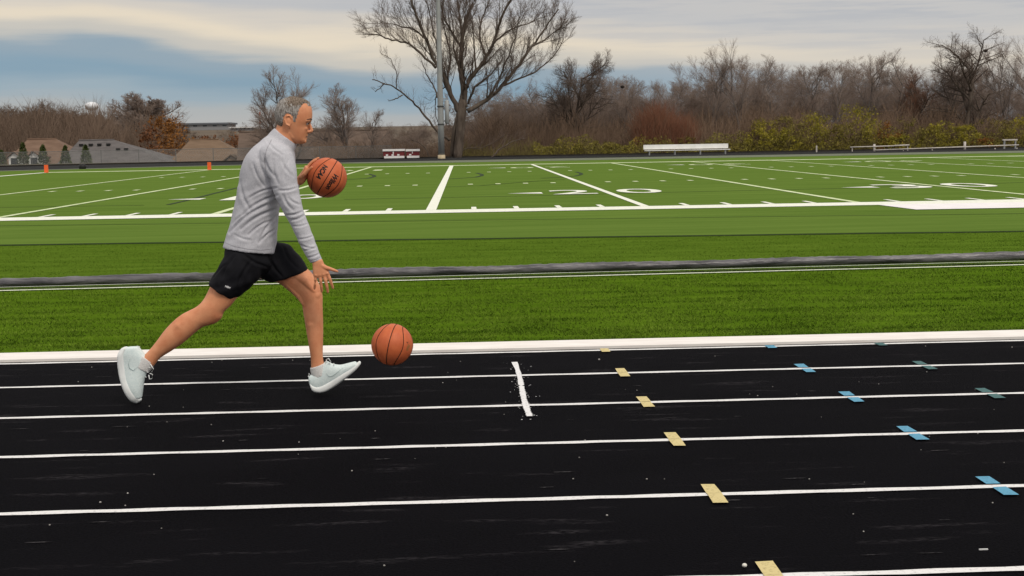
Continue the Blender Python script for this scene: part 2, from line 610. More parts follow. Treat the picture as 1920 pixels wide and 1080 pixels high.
for n in range(1, 50):
    if n % 5 == 0:
        continue
    x = gx + YD * n
    for yy, me, nm in ((Dn + .05, tick_me, 'yard_tick'), (Dn + W / 3, hash_me, 'hash_mark'), (Dn + 2 * W / 3, hash_me, 'hash_mark')):
        o = link_data(nm, me, tf, FP(x, yy, .022))
        o.rotation_euler = (0, 0, FA)


def text_mesh(body, size_x, size_y, name, m, extrude=0.0, shear=0.0, bold=0.0):
    cu = bpy.data.curves.new(name, 'FONT')
    cu.body = body
    cu.align_x = 'CENTER'
    cu.align_y = 'CENTER'
    cu.size = 1.0
    cu.shear = shear
    cu.offset = bold
    cu.extrude = extrude
    cu.resolution_u = 4
    o = bpy.data.objects.new(name, cu)
    C.objects.link(o)
    dg = bpy.context.evaluated_depsgraph_get()
    me = bpy.data.meshes.new_from_object(o.evaluated_get(dg))
    bpy.data.objects.remove(o)
    bpy.data.curves.remove(cu)
    co = np.empty(len(me.vertices) * 3)
    me.vertices.foreach_get('co', co)
    co = co.reshape(-1, 3)
    mn, mxx = co.min(0), co.max(0)
    co[:, 0] = (co[:, 0] - (mn[0] + mxx[0]) / 2) / max(1e-6, mxx[0] - mn[0]) * size_x
    co[:, 1] = (co[:, 1] - (mn[1] + mxx[1]) / 2) / max(1e-6, mxx[1] - mn[1]) * size_y
    me.vertices.foreach_set('co', co.ravel())
    me.materials.clear()
    me.materials.append(m)
    me.update()
    return me


dig = {c: text_mesh(c, .42 if c == '1' else 1.2, 2.8, 'numeral', M['turf_paint'], bold=0.005) for c in '01234'}
digf = {c: text_mesh(c, .42 if c == '1' else 1.2, 2.2, 'numeral', M['turf_paint_far']) for c in '01234'}
for n, d1 in ((2, '1'), (4, '2'), (6, '3'), (8, '4')):
    x = gx + 5 * YD * n
    for side, ch in ((-1, d1), (1, '0')):
        o = link_data('numeral', dig[ch], tf, FP(x + side * .92, Dn + 8.3, .023))
        o.rotation_euler = (0, 0, FA)
        o = link_data('numeral', digf[ch], tf, FP(x - side * .92, Dn + W - 8.3, .023))
        o.rotation_euler = (0, 0, FA + PI)
    for yy in (Dn + 8.0, Dn + W - 8.0):
        mesh_obj('direction_arrow', [FP(x - 1.75, yy - .45, .023), FP(x - 1.75, yy + .45, .023), FP(x - 2.7, yy, .023)], [(0, 1, 2)], M['turf_paint'], tf)
# white coaching box on the right
A = [PG(1600, 384), PG(1690, 394.5), PG(1920, 391.5)]
bx0 = Dn - 3.1
mesh_obj('coaching_box', [FP(A[0].x + .1, Dn - 1.15, .021), FP(A[1].x, bx0, .021), FP(30, bx0, .021), FP(30, Dn - 1.15, .021)], [(0, 1, 2, 3)], mat('wide_white_paint', (0.74, 0.71, 0.72), (0.82, 0.79, 0.80), 0.9, 3), tf)

# dark soccer / lacrosse lines


def ground_poly(name, pxs, w, m, z=.019):
    pts = [PG(*p) for p in pxs]
    v = []
    for i, p in enumerate(pts):
        d = (pts[min(i + 1, len(pts) - 1)] - pts[max(0, i - 1)]).normalized()
        nn = Vector((-d.y, d.x, 0)) * w / 2
        v += [(p.x - nn.x, p.y - nn.y, z), (p.x + nn.x, p.y + nn.y, z)]
    return mesh_obj(name, v, [(2 * i, 2 * i + 2, 2 * i + 3, 2 * i + 1) for i in range(len(pts) - 1)], m, tf)


ground_poly('dark_line', [(315, 385), (350, 377), (400, 364), (445, 353)], .12, M['dark_line'])
ground_poly('dark_line', [(645, 375), (960, 369), (1280, 361), (1580, 354), (1920, 343)], .10, M['seam_soft'])
ground_poly('dark_line', [(0, 390), (140, 388), (270, 386)], .10, M['seam_soft'])
for (x, y) in ((702, 331), (904, 329), (1090, 327)):
    ground_poly('dark_arc', [(x - 75, y + 8), (x - 40, y + 6), (x - 12, y + 4), (x, y + 1), (x - 1, y - 1.5), (x - 10, y - 4)], .16, M['dark_line'])
ground_poly('dark_line', [(820, 352), (900, 349), (1010, 340), (1060, 337)], .10, M['seam_soft'])

# far side of the track with its curve at the left
inner = [(-60, 52), (-48, 66), (-40, 75), (-33, 82), (-27.5, 87.5), (-22, 91), (-16, 94), (-9, 96), (0, 97.6), (20, 98.5), (60, 97.5)]
outer = [(-80, 52), (-72, 66), (-62, 78), (-52, 88), (-42, 97), (-34, 102.5), (-25, 107), (-14, 110), (0, 112), (20, 113), (60, 112)]
grey_strip = mat('grey_green_apron', (0.115, 0.135, 0.085), (0.14, 0.155, 0.105), 0.95, 1)
k = len(inner)
v = [(x, y, .024) for x, y in inner] + [(x, y, .024) for x, y in outer]
tag(mesh_obj('far_running_track', v, [(i, i + 1, k + i + 1, k + i) for i in range(k - 1)], M['far_track']), kind='structure')
v = [(x, y - (9.0 if x > -5 else 2.5), .020) for x, y in inner] + [(x, y, .020) for x, y in inner]
tag(mesh_obj('apron_strip', v, [(i, i + 1, k + i + 1, k + i) for i in range(k - 1)], grey_strip), kind='structure')
v = [(x, y, .022) for x, y in outer] + [(x * 1.03, y + 8, -.2) for x, y in outer]
tag(mesh_obj('grass_bank', v, [(i, i + 1, k + i + 1, k + i) for i in range(k - 1)], M['dirt']), kind='structure')
# low black edging boards along the outside of the far track
b = MB()
for i in range(k - 1):
    (xa, ya), (xb, yb) = outer[i], outer[i + 1]
    d = Vector((xb - xa, yb - ya, 0))
    nn = Vector((-d.y, d.x, 0)).normalized() * .06
    q = [(xa - nn.x, ya - nn.y), (xb - nn.x, yb - nn.y), (xb + nn.x, yb + nn.y), (xa + nn.x, ya + nn.y)]
    b.add([(x, y, -.05) for x, y in q] + [(x, y, .13) for x, y in q], [(0, 1, 5, 4), (1, 2, 6, 5), (2, 3, 7, 6), (3, 0, 4, 7), (4, 5, 6, 7)])
tag(b.build('edging_board', mat('black_board', (0.015, 0.013, 0.012), (0.03, 0.025, 0.02), .9, 1)), 'low black edging running along the outside of the far track', 'edging')

# turf blades (uncountable) near the camera
rg = np.random.default_rng(3)


def blades(name, n, y0, y1, h, w, m, zb):
    y = y0 + (y1 - y0) * rg.random(n) ** 1.3
    x = (rg.random(n) * 2 - 1) * (y * .44 + 1.0) + y * .045
    # clumped density through a cheap field
    keep = (np.sin(x * 5.1 + np.sin(y * 3.3) * 2) + np.sin(y * 9.7 + x * 1.3) + rg.normal(0, 1.1, n)) > -0.8
    keep &= y < 20.35 - 0.078 * x
    x, y = x[keep], y[keep]
    n = len(x)
    a = rg.random(n) * 2 * PI
    hh = h * (0.5 + rg.random(n))
    lx, ly = rg.normal(0, .6, n) * hh, rg.normal(0, .45, n) * hh
    ww = w * (.6 + .8 * rg.random(n))
    v = np.zeros((n, 3, 3))
    v[:, 0, 0] = x - np.cos(a) * ww
    v[:, 0, 1] = y - np.sin(a) * ww
    v[:, 1, 0] = x + np.cos(a) * ww
    v[:, 1, 1] = y + np.sin(a) * ww
    v[:, 2, 0] = x + lx
    v[:, 2, 1] = y + ly
    v[:, 2, 2] = hh
    v[:, :, 2] += zb
    me = bpy.data.meshes.new(name)
    me.vertices.add(3 * n)
    me.vertices.foreach_set('co', v.ravel())
    me.loops.add(3 * n)
    me.loops.foreach_set('vertex_index', np.arange(3 * n))
    me.polygons.add(n)
    me.polygons.foreach_set('loop_start', np.arange(0, 3 * n, 3))
    me.update()
    me.materials.append(m)
    o = bpy.data.objects.new(name, me)
    C.objects.link(o)
    return tag(o, kind='stuff')


blades('turf_blades', 380000, 9.95, 21.5, .013, .0045, M['blade'], .012)

# ================================================================== background
def HY(x):
    return P(x, 0, 100)


def pz(x, y, D):
    return P(x, y, D).z


# ---------------- fast spikes / leaves
def spikes(name, A, B, r, m, parent=None):
    """thin three-sided tapering stems from A to B"""
    n = len(A)
    d = B - A
    L = np.linalg.norm(d, axis=1, keepdims=True) + 1e-9
    d = d / L
    ref = np.where(np.abs(d[:, 2:3]) > .9, np.array([[1., 0, 0]]), np.array([[0, 0, 1.]]))
    a = np.cross(d, ref)
    a /= np.linalg.norm(a, axis=1, keepdims=True) + 1e-9
    b_ = np.cross(d, a)
    r = np.broadcast_to(np.asarray(r, float), (n,))[:, None]
    v = np.zeros((n, 4, 3))
    for k in range(3):
        v[:, k] = A + (a * math.cos(2 * PI * k / 3) + b_ * math.sin(2 * PI * k / 3)) * r
    v[:, 3] = B
    base_ = np.arange(n)[:, None] * 4
    idx = np.array([0, 1, 3, 1, 2, 3, 2, 0, 3])[None, :] + base_
    return np_mesh(name, v.reshape(-1, 3), idx.reshape(-1), 3, m, parent)


def np_mesh(name, v, idx, k, m, parent=None, smooth=False):
    me = bpy.data.meshes.new(name)
    me.vertices.add(len(v))
    me.vertices.foreach_set('co', np.ascontiguousarray(v, dtype=np.float32).ravel())
    me.loops.add(len(idx))
    me.loops.foreach_set('vertex_index', idx.astype(np.int32))
    me.polygons.add(len(idx) // k)
    me.polygons.foreach_set('loop_start', np.arange(0, len(idx), k, dtype=np.int32))
    me.update()
    me.materials.append(m)
    if smooth:
        me.polygons.foreach_set('use_smooth', [True] * len(me.polygons))
    o = bpy.data.objects.new(name, me)
    C.objects.link(o)
    o.parent = parent
    return o


def leaf_cloud(name, n, blobs, size, m, parent=None):
    """small leaf triangles gathered on and inside lumpy blobs (x,y,z,r)"""
    blobs = np.array(blobs)
    k = rg.integers(0, len(blobs), n)
    d = rg.normal(0, 1, (n, 3))
    d /= np.linalg.norm(d, axis=1, keepdims=True)
    rr = blobs[k, 3] * (0.15 + 1.15 * rg.random(n) ** .8)
    c = blobs[k, :3] + d * rr[:, None] * np.array([1, 1, .85])
    v = c[:, None, :] + rg.normal(0, 1, (n, 3, 3)) * (size * (.5 + rg.random(n)))[:, None, None]
    return np_mesh(name, v.reshape(-1, 3), np.arange(3 * n), 3, m, parent)


# ---------------- bare trees
class Tree:
    def __init__(s, seed):
        s.r = random.Random(seed)
        s.trunk = MB()
        s.tw = []      # (A, B, r) fine twigs

    def limb(s, pts, r0_, r1_, n=6, mb=None):
        k = len(pts)
        (mb or s.trunk).tube(pts, [r0_ + (r1_ - r0_) * i / (k - 1) for i in range(k)], n, cap=True)

    def grow(s, p, d, L, r, lev, maxl, up=.15, spread=.7, kids=5, wig=.16, tmin=.25, ang=(.35, .8), rmin=.007):
        R_ = s.r
        seg = 5 if lev < 2 else 3
        pts = [Vector(p)]
        dd = Vector(d).normalized()
        for i in range(seg):
            dd = (dd + Vector((R_.gauss(0, wig), R_.gauss(0, wig), R_.gauss(0, wig) * .6 + up * .35))).normalized()
            pts.append(pts[-1] + dd * L / seg)
        if lev >= maxl - 1:
            rr = max(rmin, r)
            for i in range(seg):
                s.tw.append((pts[i], pts[i + 1], rr * (1 - .55 * i / seg)))
        else:
            s.limb(pts, r, max(rmin, r * .42), 6 if lev < 1 else 4)
        if lev >= maxl:
            return
        for k in range(kids if lev < maxl - 1 else kids + 1):
            t_ = tmin + (1 - tmin) * (k + R_.random()) / kids
            t_ = min(.99, t_)
            f_ = t_ * seg
            i = min(seg - 1, int(f_))
            q = pts[i].lerp(pts[i + 1], f_ - i)
            ax = (pts[i + 1] - pts[i]).normalized()
            th = R_.uniform(*ang)
            ph = R_.uniform(0, 2 * PI)
            a = ax.orthogonal().normalized()
            b_ = ax.cross(a)
            nd = ax * math.cos(th) + (a * math.cos(ph) + b_ * math.sin(ph)) * math.sin(th) * spread / .7
            s.grow(q, nd, L * R_.uniform(.42, .68) * (1.08 - .4 * t_), r * .5 * (1.1 - .4 * t_), lev + 1, maxl, up, spread, kids, wig, .15, ang, rmin)

    def meshes(s, m_trunk, m_twig):
        t_ = s.trunk.build('trunk', m_trunk, smooth=True)
        A_ = np.array([a[:] for a, b, r in s.tw])
        B_ = np.array([b[:] for a, b, r in s.tw])
        r_ = np.array([r for a, b, r in s.tw])
        c = spikes('crown', A_, A_ + (B_ - A_) * 1.12, r_, m_twig)
        tm, cm = t_.data, c.data
        bpy.data.objects.remove(t_)
        bpy.data.objects.remove(c)
        return tm, cm


bark = mat('grey_brown_bark', (0.065, 0.050, 0.040), (0.14, 0.112, 0.092), 0.95, 3, 6, (1, 1, .3), .6, 14, spec=.1)
twig = mat('bare_twigs', (0.095, 0.070, 0.058), (0.145, 0.112, 0.095), 0.95, .6, 4, spec=.1)
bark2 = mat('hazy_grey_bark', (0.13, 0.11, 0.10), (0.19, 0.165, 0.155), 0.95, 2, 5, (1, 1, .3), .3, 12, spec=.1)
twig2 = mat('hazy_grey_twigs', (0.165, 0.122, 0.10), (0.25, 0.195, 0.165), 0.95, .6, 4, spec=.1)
twig3 = mat('russet_twigs', (0.12, 0.058, 0.036), (0.165, 0.085, 0.055), 0.95, .6, 4, spec=.1)
twig4 = mat('brown_wood_twigs', (0.095, 0.066, 0.048), (0.15, 0.105, 0.078), 0.95, .1, 5, spec=.1)

PROTO = {}


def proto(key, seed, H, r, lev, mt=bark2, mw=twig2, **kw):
    T = Tree(seed)
    T.grow((0, 0, 0), (0, 0, 1), H, r, 0, lev, **kw)
    tm, cm = T.meshes(mt, mw)
    zs = np.empty(len(cm.vertices) * 3, dtype=np.float32)
    cm.vertices.foreach_get('co', zs)
    zz = zs[2::3]
    PROTO[key] = (tm, cm, float(np.percentile(zz, 99.7)))


proto('tall_a', 11, 8, .15, 4, up=.20, spread=.75, kids=9, tmin=.25, ang=(.45, .95), wig=.09)
proto('tall_b', 12, 8, .14, 4, up=.28, spread=.65, kids=9, tmin=.22, ang=(.4, .85), wig=.08)
proto('tall_c', 13, 7, .14, 4, up=.16, spread=.9, kids=9, tmin=.2, ang=(.5, 1.0), wig=.10)
proto('dome_a', 14, 6, .20, 4, up=.14, spread=1.0, kids=9, tmin=.12, ang=(.45, 1.0), mt=bark, mw=twig, wig=.12)
proto('dome_b', 15, 5, .22, 4, up=.2, spread=1.0, kids=9, tmin=.10, ang=(.5, 1.1), mt=bark, mw=twig4, wig=.12)
proto('rust', 16, 5, .15, 4, up=.25, spread=.8, kids=9, tmin=.10, ang=(.4, .9), mt=bark, mw=twig3, wig=.12)


proto('dome_h', 21, 6, .14, 4, up=.32, spread=.8, kids=10, tmin=.15, ang=(.4, .85), wig=.09)
proto('dome_k', 23, 6, .17, 4, up=.22, spread=.95, kids=11, tmin=.10, ang=(.45, .95), mt=bark, mw=twig, wig=.09)
proto('dome_r', 22, 4.5, .22, 4, up=.34, spread=.95, kids=11, tmin=.12, ang=(.45, 1.0), mt=bark2, mw=twig2, wig=.09, rmin=.013)


def place_tree(key, x, ytop, D, label, group=None, rz=None, sxy=1.0, name='bare_tree', base=None):
    tm, cm, H = PROTO[key]
    top = P(x, ytop, D)
    z0 = (terr(top.x, D) if base is None else base) - .05
    s_ = (top.z - z0) / H
    e_ = empty(name, (top.x, D, z0), label, 'tree', group, rnd.uniform(0, 6) if rz is None else rz)
    e_.scale = (s_ * sxy, s_ * sxy, s_)
    link_data('trunk', tm, e_)
    link_data('crown', cm, e_)
    return e_


BAND = 'bare trees along the far edge of the field'
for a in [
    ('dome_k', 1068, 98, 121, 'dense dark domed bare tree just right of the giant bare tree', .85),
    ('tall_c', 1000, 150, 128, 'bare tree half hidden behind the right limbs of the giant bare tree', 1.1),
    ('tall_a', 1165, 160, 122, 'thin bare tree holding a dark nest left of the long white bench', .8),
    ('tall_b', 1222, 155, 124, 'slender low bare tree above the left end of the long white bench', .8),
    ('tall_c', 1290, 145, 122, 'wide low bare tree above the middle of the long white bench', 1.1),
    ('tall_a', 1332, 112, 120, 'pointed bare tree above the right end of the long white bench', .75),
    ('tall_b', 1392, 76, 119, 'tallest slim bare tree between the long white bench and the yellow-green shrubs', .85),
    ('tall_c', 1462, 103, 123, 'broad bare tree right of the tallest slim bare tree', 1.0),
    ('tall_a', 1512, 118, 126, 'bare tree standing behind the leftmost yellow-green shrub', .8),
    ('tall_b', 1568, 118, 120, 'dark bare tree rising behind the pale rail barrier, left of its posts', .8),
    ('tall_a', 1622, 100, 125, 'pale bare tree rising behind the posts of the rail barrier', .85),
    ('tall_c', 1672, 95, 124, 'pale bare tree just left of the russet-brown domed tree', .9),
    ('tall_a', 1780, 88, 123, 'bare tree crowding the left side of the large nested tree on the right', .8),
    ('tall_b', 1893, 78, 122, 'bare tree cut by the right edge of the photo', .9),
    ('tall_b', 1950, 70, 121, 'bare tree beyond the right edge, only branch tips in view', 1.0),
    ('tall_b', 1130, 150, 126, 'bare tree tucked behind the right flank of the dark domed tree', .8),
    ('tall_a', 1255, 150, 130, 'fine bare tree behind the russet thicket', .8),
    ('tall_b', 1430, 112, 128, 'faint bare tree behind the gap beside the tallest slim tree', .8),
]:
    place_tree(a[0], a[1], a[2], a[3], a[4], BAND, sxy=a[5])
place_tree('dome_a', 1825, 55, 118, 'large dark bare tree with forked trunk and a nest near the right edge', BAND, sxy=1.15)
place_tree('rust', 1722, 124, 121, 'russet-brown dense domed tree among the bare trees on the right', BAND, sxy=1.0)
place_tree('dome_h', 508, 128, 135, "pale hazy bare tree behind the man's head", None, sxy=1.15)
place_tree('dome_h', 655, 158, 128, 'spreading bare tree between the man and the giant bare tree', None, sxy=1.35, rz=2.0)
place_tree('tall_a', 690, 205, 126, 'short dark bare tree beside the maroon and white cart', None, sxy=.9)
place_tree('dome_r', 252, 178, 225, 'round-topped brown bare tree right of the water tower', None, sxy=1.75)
for (x, y, D) in ((1167, 163, 121.5), (1848, 95, 117.5)):
    o = MB().sphere((0, 0, 0), (.19, .19, .14), 10, 6).build('nest', mat('dark_leaf_nest', (0.012, 0.009, 0.008), (0.03, 0.022, 0.018), .95, 20), smooth=True, loc=P(x, y, D))
    tag(o, 'dark leaf nest high in the ' + ('thin bare tree left of the long white bench' if x < 1500 else 'large bare tree near the right edge'), 'nest', 'dark nests in the bare trees')

# giant bare tree, limbs laid out one by one
T = Tree(5)
TD = 112.0


def G(x, y, off=0.0):
    return P(660 + x / 3.484, y / 3.484, TD + off)


zp = .74 / 3.484 * TD / F
def gl(pts, r0_, r1_, off0=0.0, off1=0.0, kids=9, lev=3, sub=(1.3, 2.6)):
    kids = int(kids * 1.9)
    k = len(pts)
    w = [G(x, y, off0 + (off1 - off0) * i / (k - 1)) for i, (x, y) in enumerate(pts)]
    fine = []
    for i in range(k - 1):
        for j in range(4):
            t_ = j / 4
            p0 = w[max(0, i - 1)]; p1 = w[i]; p2 = w[i + 1]; p3 = w[min(k - 1, i + 2)]
            q = .5 * ((2 * p1) + (p2 - p0) * t_ + (2 * p0 - 5 * p1 + 4 * p2 - p3) * t_ ** 2 + (3 * p1 - p0 - 3 * p2 + p3) * t_ ** 3)
            fine.append(q + Vector((T.r.gauss(0, .028), T.r.gauss(0, .028), T.r.gauss(0, .028))))
    fine.append(w[-1])
    m_ = len(fine)
    rr = [(r0_ + (r1_ - r0_) * (i / (m_ - 1)) ** .8) * zp for i in range(m_)]
    T.trunk.tube(fine, rr, 8)
    for q in range(kids):
        t_ = .15 + .83 * (q + T.r.random()) / kids
        i = min(m_ - 2, int(t_ * m_))
        ax = (fine[i + 1] - fine[i]).normalized()
        sd = ax.orthogonal().normalized()
        sd = Quaternion(ax, T.r.uniform(0, 2 * PI)) @ sd
        nd = ax * T.r.uniform(.6, 1.0) + sd * T.r.uniform(.4, .85) + Vector((0, 0, .35))
        T.grow(fine[i], nd, T.r.uniform(*sub) * (1.2 - .5 * t_), max(.018, rr[i] * .36), 1, lev, up=.28, spread=.75, kids=8, wig=.13, rmin=.0105, ang=(.35, .9))
    return fine


T.trunk.tube([G(690, 1075, .2), G(692, 1000), G(703, 900), G(712, 800), G(716, 715), G(720, 650)], [46 * zp, 40 * zp, 38 * zp, 40 * zp, 44 * zp, 28 * zp], 12)
T.trunk.tube([G(650, 1075, .6), G(655, 980, .5), G(660, 900, .3), G(680, 800, .1), G(700, 720)], [22 * zp, 19 * zp, 17 * zp, 18 * zp, 20 * zp], 8)
gl([(700, 730), (645, 615), (603, 500), (545, 405), (490, 275), (440, 150), (400, 60), (370, -60)], 24, 7, 0, -1.5, 13)
gl([(548, 445), (480, 380), (375, 290), (260, 262), (180, 232), (108, 222)], 13, 4, -.8, -2.5, 11)
gl([(480, 255), (400, 188), (285, 165), (180, 142)], 9, 3, -1.0, .5, 8)
gl([(715, 720), (727, 600), (712, 420), (722, 250), (745, 120), (800, 0), (835, -120)], 30, 7, 0, 1, 14)
gl([(715, 320), (640, 190), (592, 90), (560, -60)], 12, 4, .3, 1.6, 9)
gl([(722, 250), (700, 120), (690, 0), (680, -90)], 12, 4, .5, 2.0, 8)
gl([(738, 700), (745, 565), (812, 460), (880, 370), (930, 262), (972, 120), (1035, 0), (1060, -80)], 24, 6, 0, -1, 14)
gl([(880, 370), (835, 250), (850, 120), (900, 0), (930, -60)], 10, 3, -.4, 1.2, 9)
gl([(930, 275), (1020, 205), (1120, 162), (1210, 128)], 10, 3, -.6, .8, 9)
gl([(752, 730), (880, 650), (985, 560), (1090, 420), (1182, 300), (1262, 180), (1350, 60)], 22, 5, 0, 1.5, 15)
gl([(980, 562), (1100, 510), (1230, 450), (1335, 340), (1385, 250)], 10, 3, .6, 2.0, 10)
gl([(1182, 300), (1260, 260), (1330, 200), (1375, 185)], 8, 3, 1.0, 2.0, 8)
gl([(640, 915), (570, 870), (480, 760), (392, 660), (292, 580), (212, 545), (132, 520)], 13, 4, .2, -2.0, 7, 2, (.8, 1.5))
gl([(330, 622), (300, 640), (258, 655)], 6, 4, -1.2, -1.3, 2, 2, (.3, .6))
gl([(212, 545), (190, 570), (150, 600)], 6, 3, -1.5, -1.5, 3, 2, (.3, .6))
gl([(290, 580), (292, 490), (255, 390), (190, 350)], 5, 2, -1.4, -2.2, 7, 2, (.6, 1.2))
gl([(760, 680), (800, 570), (900, 490), (985, 390)], 12, 4, .2, -.8, 8)
gl([(560, 640), (535, 570), (490, 480), (452, 400)], 8, 3, -.2, .8, 8, 2, (.8, 1.5))
gl([(620, 560), (560, 600), (545, 700), (560, 800)], 6, 3, .3, 1.2, 8, 2, (.8, 1.6))
gl([(690, 710), (650, 600), (625, 500), (645, 380), (620, 250), (590, 120), (605, -20)], 11, 4, .2, 1.2, 10)
gl([(745, 565), (700, 450), (668, 320), (660, 180), (640, 40)], 10, 3, .1, -1.2, 9)
gl([(880, 650), (960, 520), (1005, 400), (1065, 250), (1090, 120)], 11, 3, .3, -1.2, 10)
gl([(812, 460), (800, 330), (790, 200), (770, 60)], 9, 3, -.3, .8, 9)
gl([(600, 490), (560, 330), (530, 200), (500, 60), (480, -40)], 10, 3, -.4, -1.8, 9)
gl([(880, 1060), (960, 980), (1050, 925), (1130, 905)], 7, 3, -1, .5, 8, 2, (.8, 1.6))
gl([(620, 1050), (750, 970), (860, 965), (1000, 880)], 5, 2, 1, .5, 10, 2, (.8, 1.6))
gl([(520, 1050), (470, 960), (420, 925), (390, 915)], 6, 3, 1, 1.5, 5, 2, (.4, .9))
tm, cm = T.meshes(bark, twig)
gt = empty('bare_tree', (0, 0, 0), 'giant spreading bare tree rising out of the frame behind the light pole', 'tree')
bp_ = G(690, 1060)
for me in (tm, cm):
    me.transform(Matrix.Translation(-Vector((bp_.x, bp_.y, 0))))
gt.location = (bp_.x, bp_.y, 0)
link_data('trunk', tm, gt)
link_data('crown', cm, gt)

# thickets (uncountable undergrowth)
def thicket(name, n, xr, Dr, hfun, m, r=.018, lean=.35):
    x = rg.uniform(*xr, n)
    D = rg.uniform(*Dr, n)
    A_ = np.zeros((n, 3)); B_ = np.zeros((n, 3))
    for i in range(n):
        p = P(x[i], 300, D[i])
        z0 = terr(p.x, D[i]) - .1
        h = max(.25, hfun(x[i], D[i], p.x)) * rg.uniform(.35, 1.0)
        zz = z0
        if i % 3:      # side twigs start part-way up
            zz = z0 + h * rg.uniform(.15, .85)
            h = h * .45
        A_[i] = (p.x, D[i], zz)
        B_[i] = (p.x + rg.normal(0, lean) * h * (1.6 if i % 3 else .6), D[i] + rg.normal(0, .3) * h, zz + h)
    return tag(spikes(name, A_, B_, r * rg.uniform(.6, 1.4, n), m), kind='stuff')


def h_right(x, D, X):
    y = 203 + 12 * math.sin(x * .021) + 9 * math.sin(x * .07)
    if x < 1180:
        y = 212 + 8 * math.sin(x * .04)
    if x < 900:
        y = 246
    return pz(x, y, D) - terr(X, D)


thick1 = mat('brown_brush', (0.095, 0.064, 0.045), (0.175, 0.118, 0.082), .95, .25, 5, spec=.1)
thick2 = mat('olive_brown_brush', (0.11, 0.092, 0.034), (0.16, 0.13, 0.05), .95, .3, 5, spec=.1)
thick3 = mat('russet_brush', (0.115, 0.048, 0.030), (0.15, 0.07, 0.042), .95, .3, 5, spec=.1)
thicket('brush_thicket', 46000, (835, 1960), (116, 131), h_right, thick1)
thicket('low_brush', 9000, (850, 1960), (114.5, 117), lambda x, D, X: pz(x, 262 + 6 * math.sin(x * .05) + 4 * math.sin(x * .13), D) - terr(X, D), thick2)
thicket('russet_thicket', 9000, (1195, 1300), (116, 120), lambda x, D, X: pz(x, 205 + 12 * math.sin(x * .06), D) - terr(X, D), thick3, .016)
thicket('brush_thicket', 5000, (590, 860), (118, 128), lambda x, D, X: pz(x, 262, D) - terr(X, D), thick1)

# wooded slope behind the houses and behind the brush
def wood(name, spots, keys, m, th=2.0, frac=.45):
    vs_, ids, off = [], [], 0
    for (x, ytop, D) in spots:
        tm_, cm_, H = PROTO[rnd.choice(keys)]
        top = P(x, ytop, D)
        z0 = terr(top.x, D)
        s_ = (top.z - z0) / H
        a = rnd.uniform(0, 6)
        co = np.empty(len(cm_.vertices) * 3, dtype=np.float32)
        cm_.vertices.foreach_get('co', co)
        co = co.reshape(-1, 4, 3)
        co = co[rg.random(len(co)) < frac].reshape(-1, 3) * s_
        # thicken so that far twigs still read
        R_ = np.array([[math.cos(a), -math.sin(a), 0], [math.sin(a), math.cos(a), 0], [0, 0, 1]])
        co = co @ R_.T * np.array([1.25, 1.25, 1]) + np.array([top.x, D, z0])
        q = co.reshape(-1, 4, 3)
        mid = q[:, :3].mean(1, keepdims=True)
        q[:, :3] = mid + (q[:, :3] - mid) * th
        n_ = len(q)
        idx = (np.array([0, 1, 3, 1, 2, 3, 2, 0, 3])[None, :] + np.arange(n_)[:, None] * 4 + off)
        off += 4 * n_
        vs_.append(co); ids.append(idx.ravel())
    return tag(np_mesh(name, np.concatenate(vs_), np.concatenate(ids), 3, m), kind='stuff')


spots = []
for x in range(-40, 335, 12):
    top = 197 + 8 * math.sin(x * .05) + 5 * math.sin(x * .13)
    if 140 < x < 200:
        top = 214
    if x > 190:
        top = 218 + (x - 190) * .10
    spots.append((x + rnd.uniform(-5, 5), top + rnd.uniform(-3, 6), rnd.uniform(250, 300)))
    spots.append((x + rnd.uniform(-5, 5), top + 18 + rnd.uniform(-4, 8), rnd.uniform(215, 250)))
wood('wood', spots, ['dome_b', 'tall_c', 'dome_a'], twig4, 2.4, .6)
spots = [(x + rnd.uniform(-6, 6), 232 + rnd.uniform(-6, 8), rnd.uniform(300, 420)) for x in range(440, 900, 26)]
spots += [(x + rnd.uniform(-6, 6), 205 + rnd.uniform(-10, 14), rnd.uniform(170, 230)) for x in range(880, 1960, 30)]
wood('distant_wood', spots, ['dome_b', 'tall_c'], twig4)
x_ = np.array([0.])


def fill(name, n, xr, Dr, yf, m, r):
    return thicket(name, n, xr, Dr, lambda x, D, X: pz(x, yf(x), D) - terr(X, D), m, r, .28)


fill('wood_understorey', 30000, (-30, 325), (200, 290), lambda x: 212 + 5 * math.sin(x * .06) + max(0, x - 200) * .10, twig4, .055)
spots = [(x + rnd.uniform(-8, 8), 116 + 16 * math.sin(x * .013 + 1) ** 2 + rnd.uniform(-14, 16) + (34 if x < 1330 else 0), rnd.uniform(128, 150)) for x in range(1110, 1990, 15)]
wood('back_row_trees', spots, ['tall_a', 'tall_b', 'tall_c'], twig2, 1.0, 1.0)
spots = [(x + rnd.uniform(-8, 8), 175 + rnd.uniform(-12, 12), rnd.uniform(125, 140)) for x in range(900, 1970, 34)]
spots += [(x + rnd.uniform(-8, 8), 168 + rnd.uniform(-18, 22), rnd.uniform(124, 138)) for x in range(880, 1150, 18)]
spots += [(x + rnd.uniform(-8, 8), 236 + rnd.uniform(-10, 12), rnd.uniform(122, 130)) for x in range(690, 880, 24)]
wood('understorey_trees', spots, ['tall_c', 'dome_b'], twig2, 1.0, .8)

# leafy shrubs
sh_stem = mat('shrub_stems', (0.06, 0.045, 0.03), rough=.95)
def leafm(name, a, b_):
    m = mat(name, a, b_, .8, 1.4, 6, spec=.2, pos=(.35, .65))
    return m


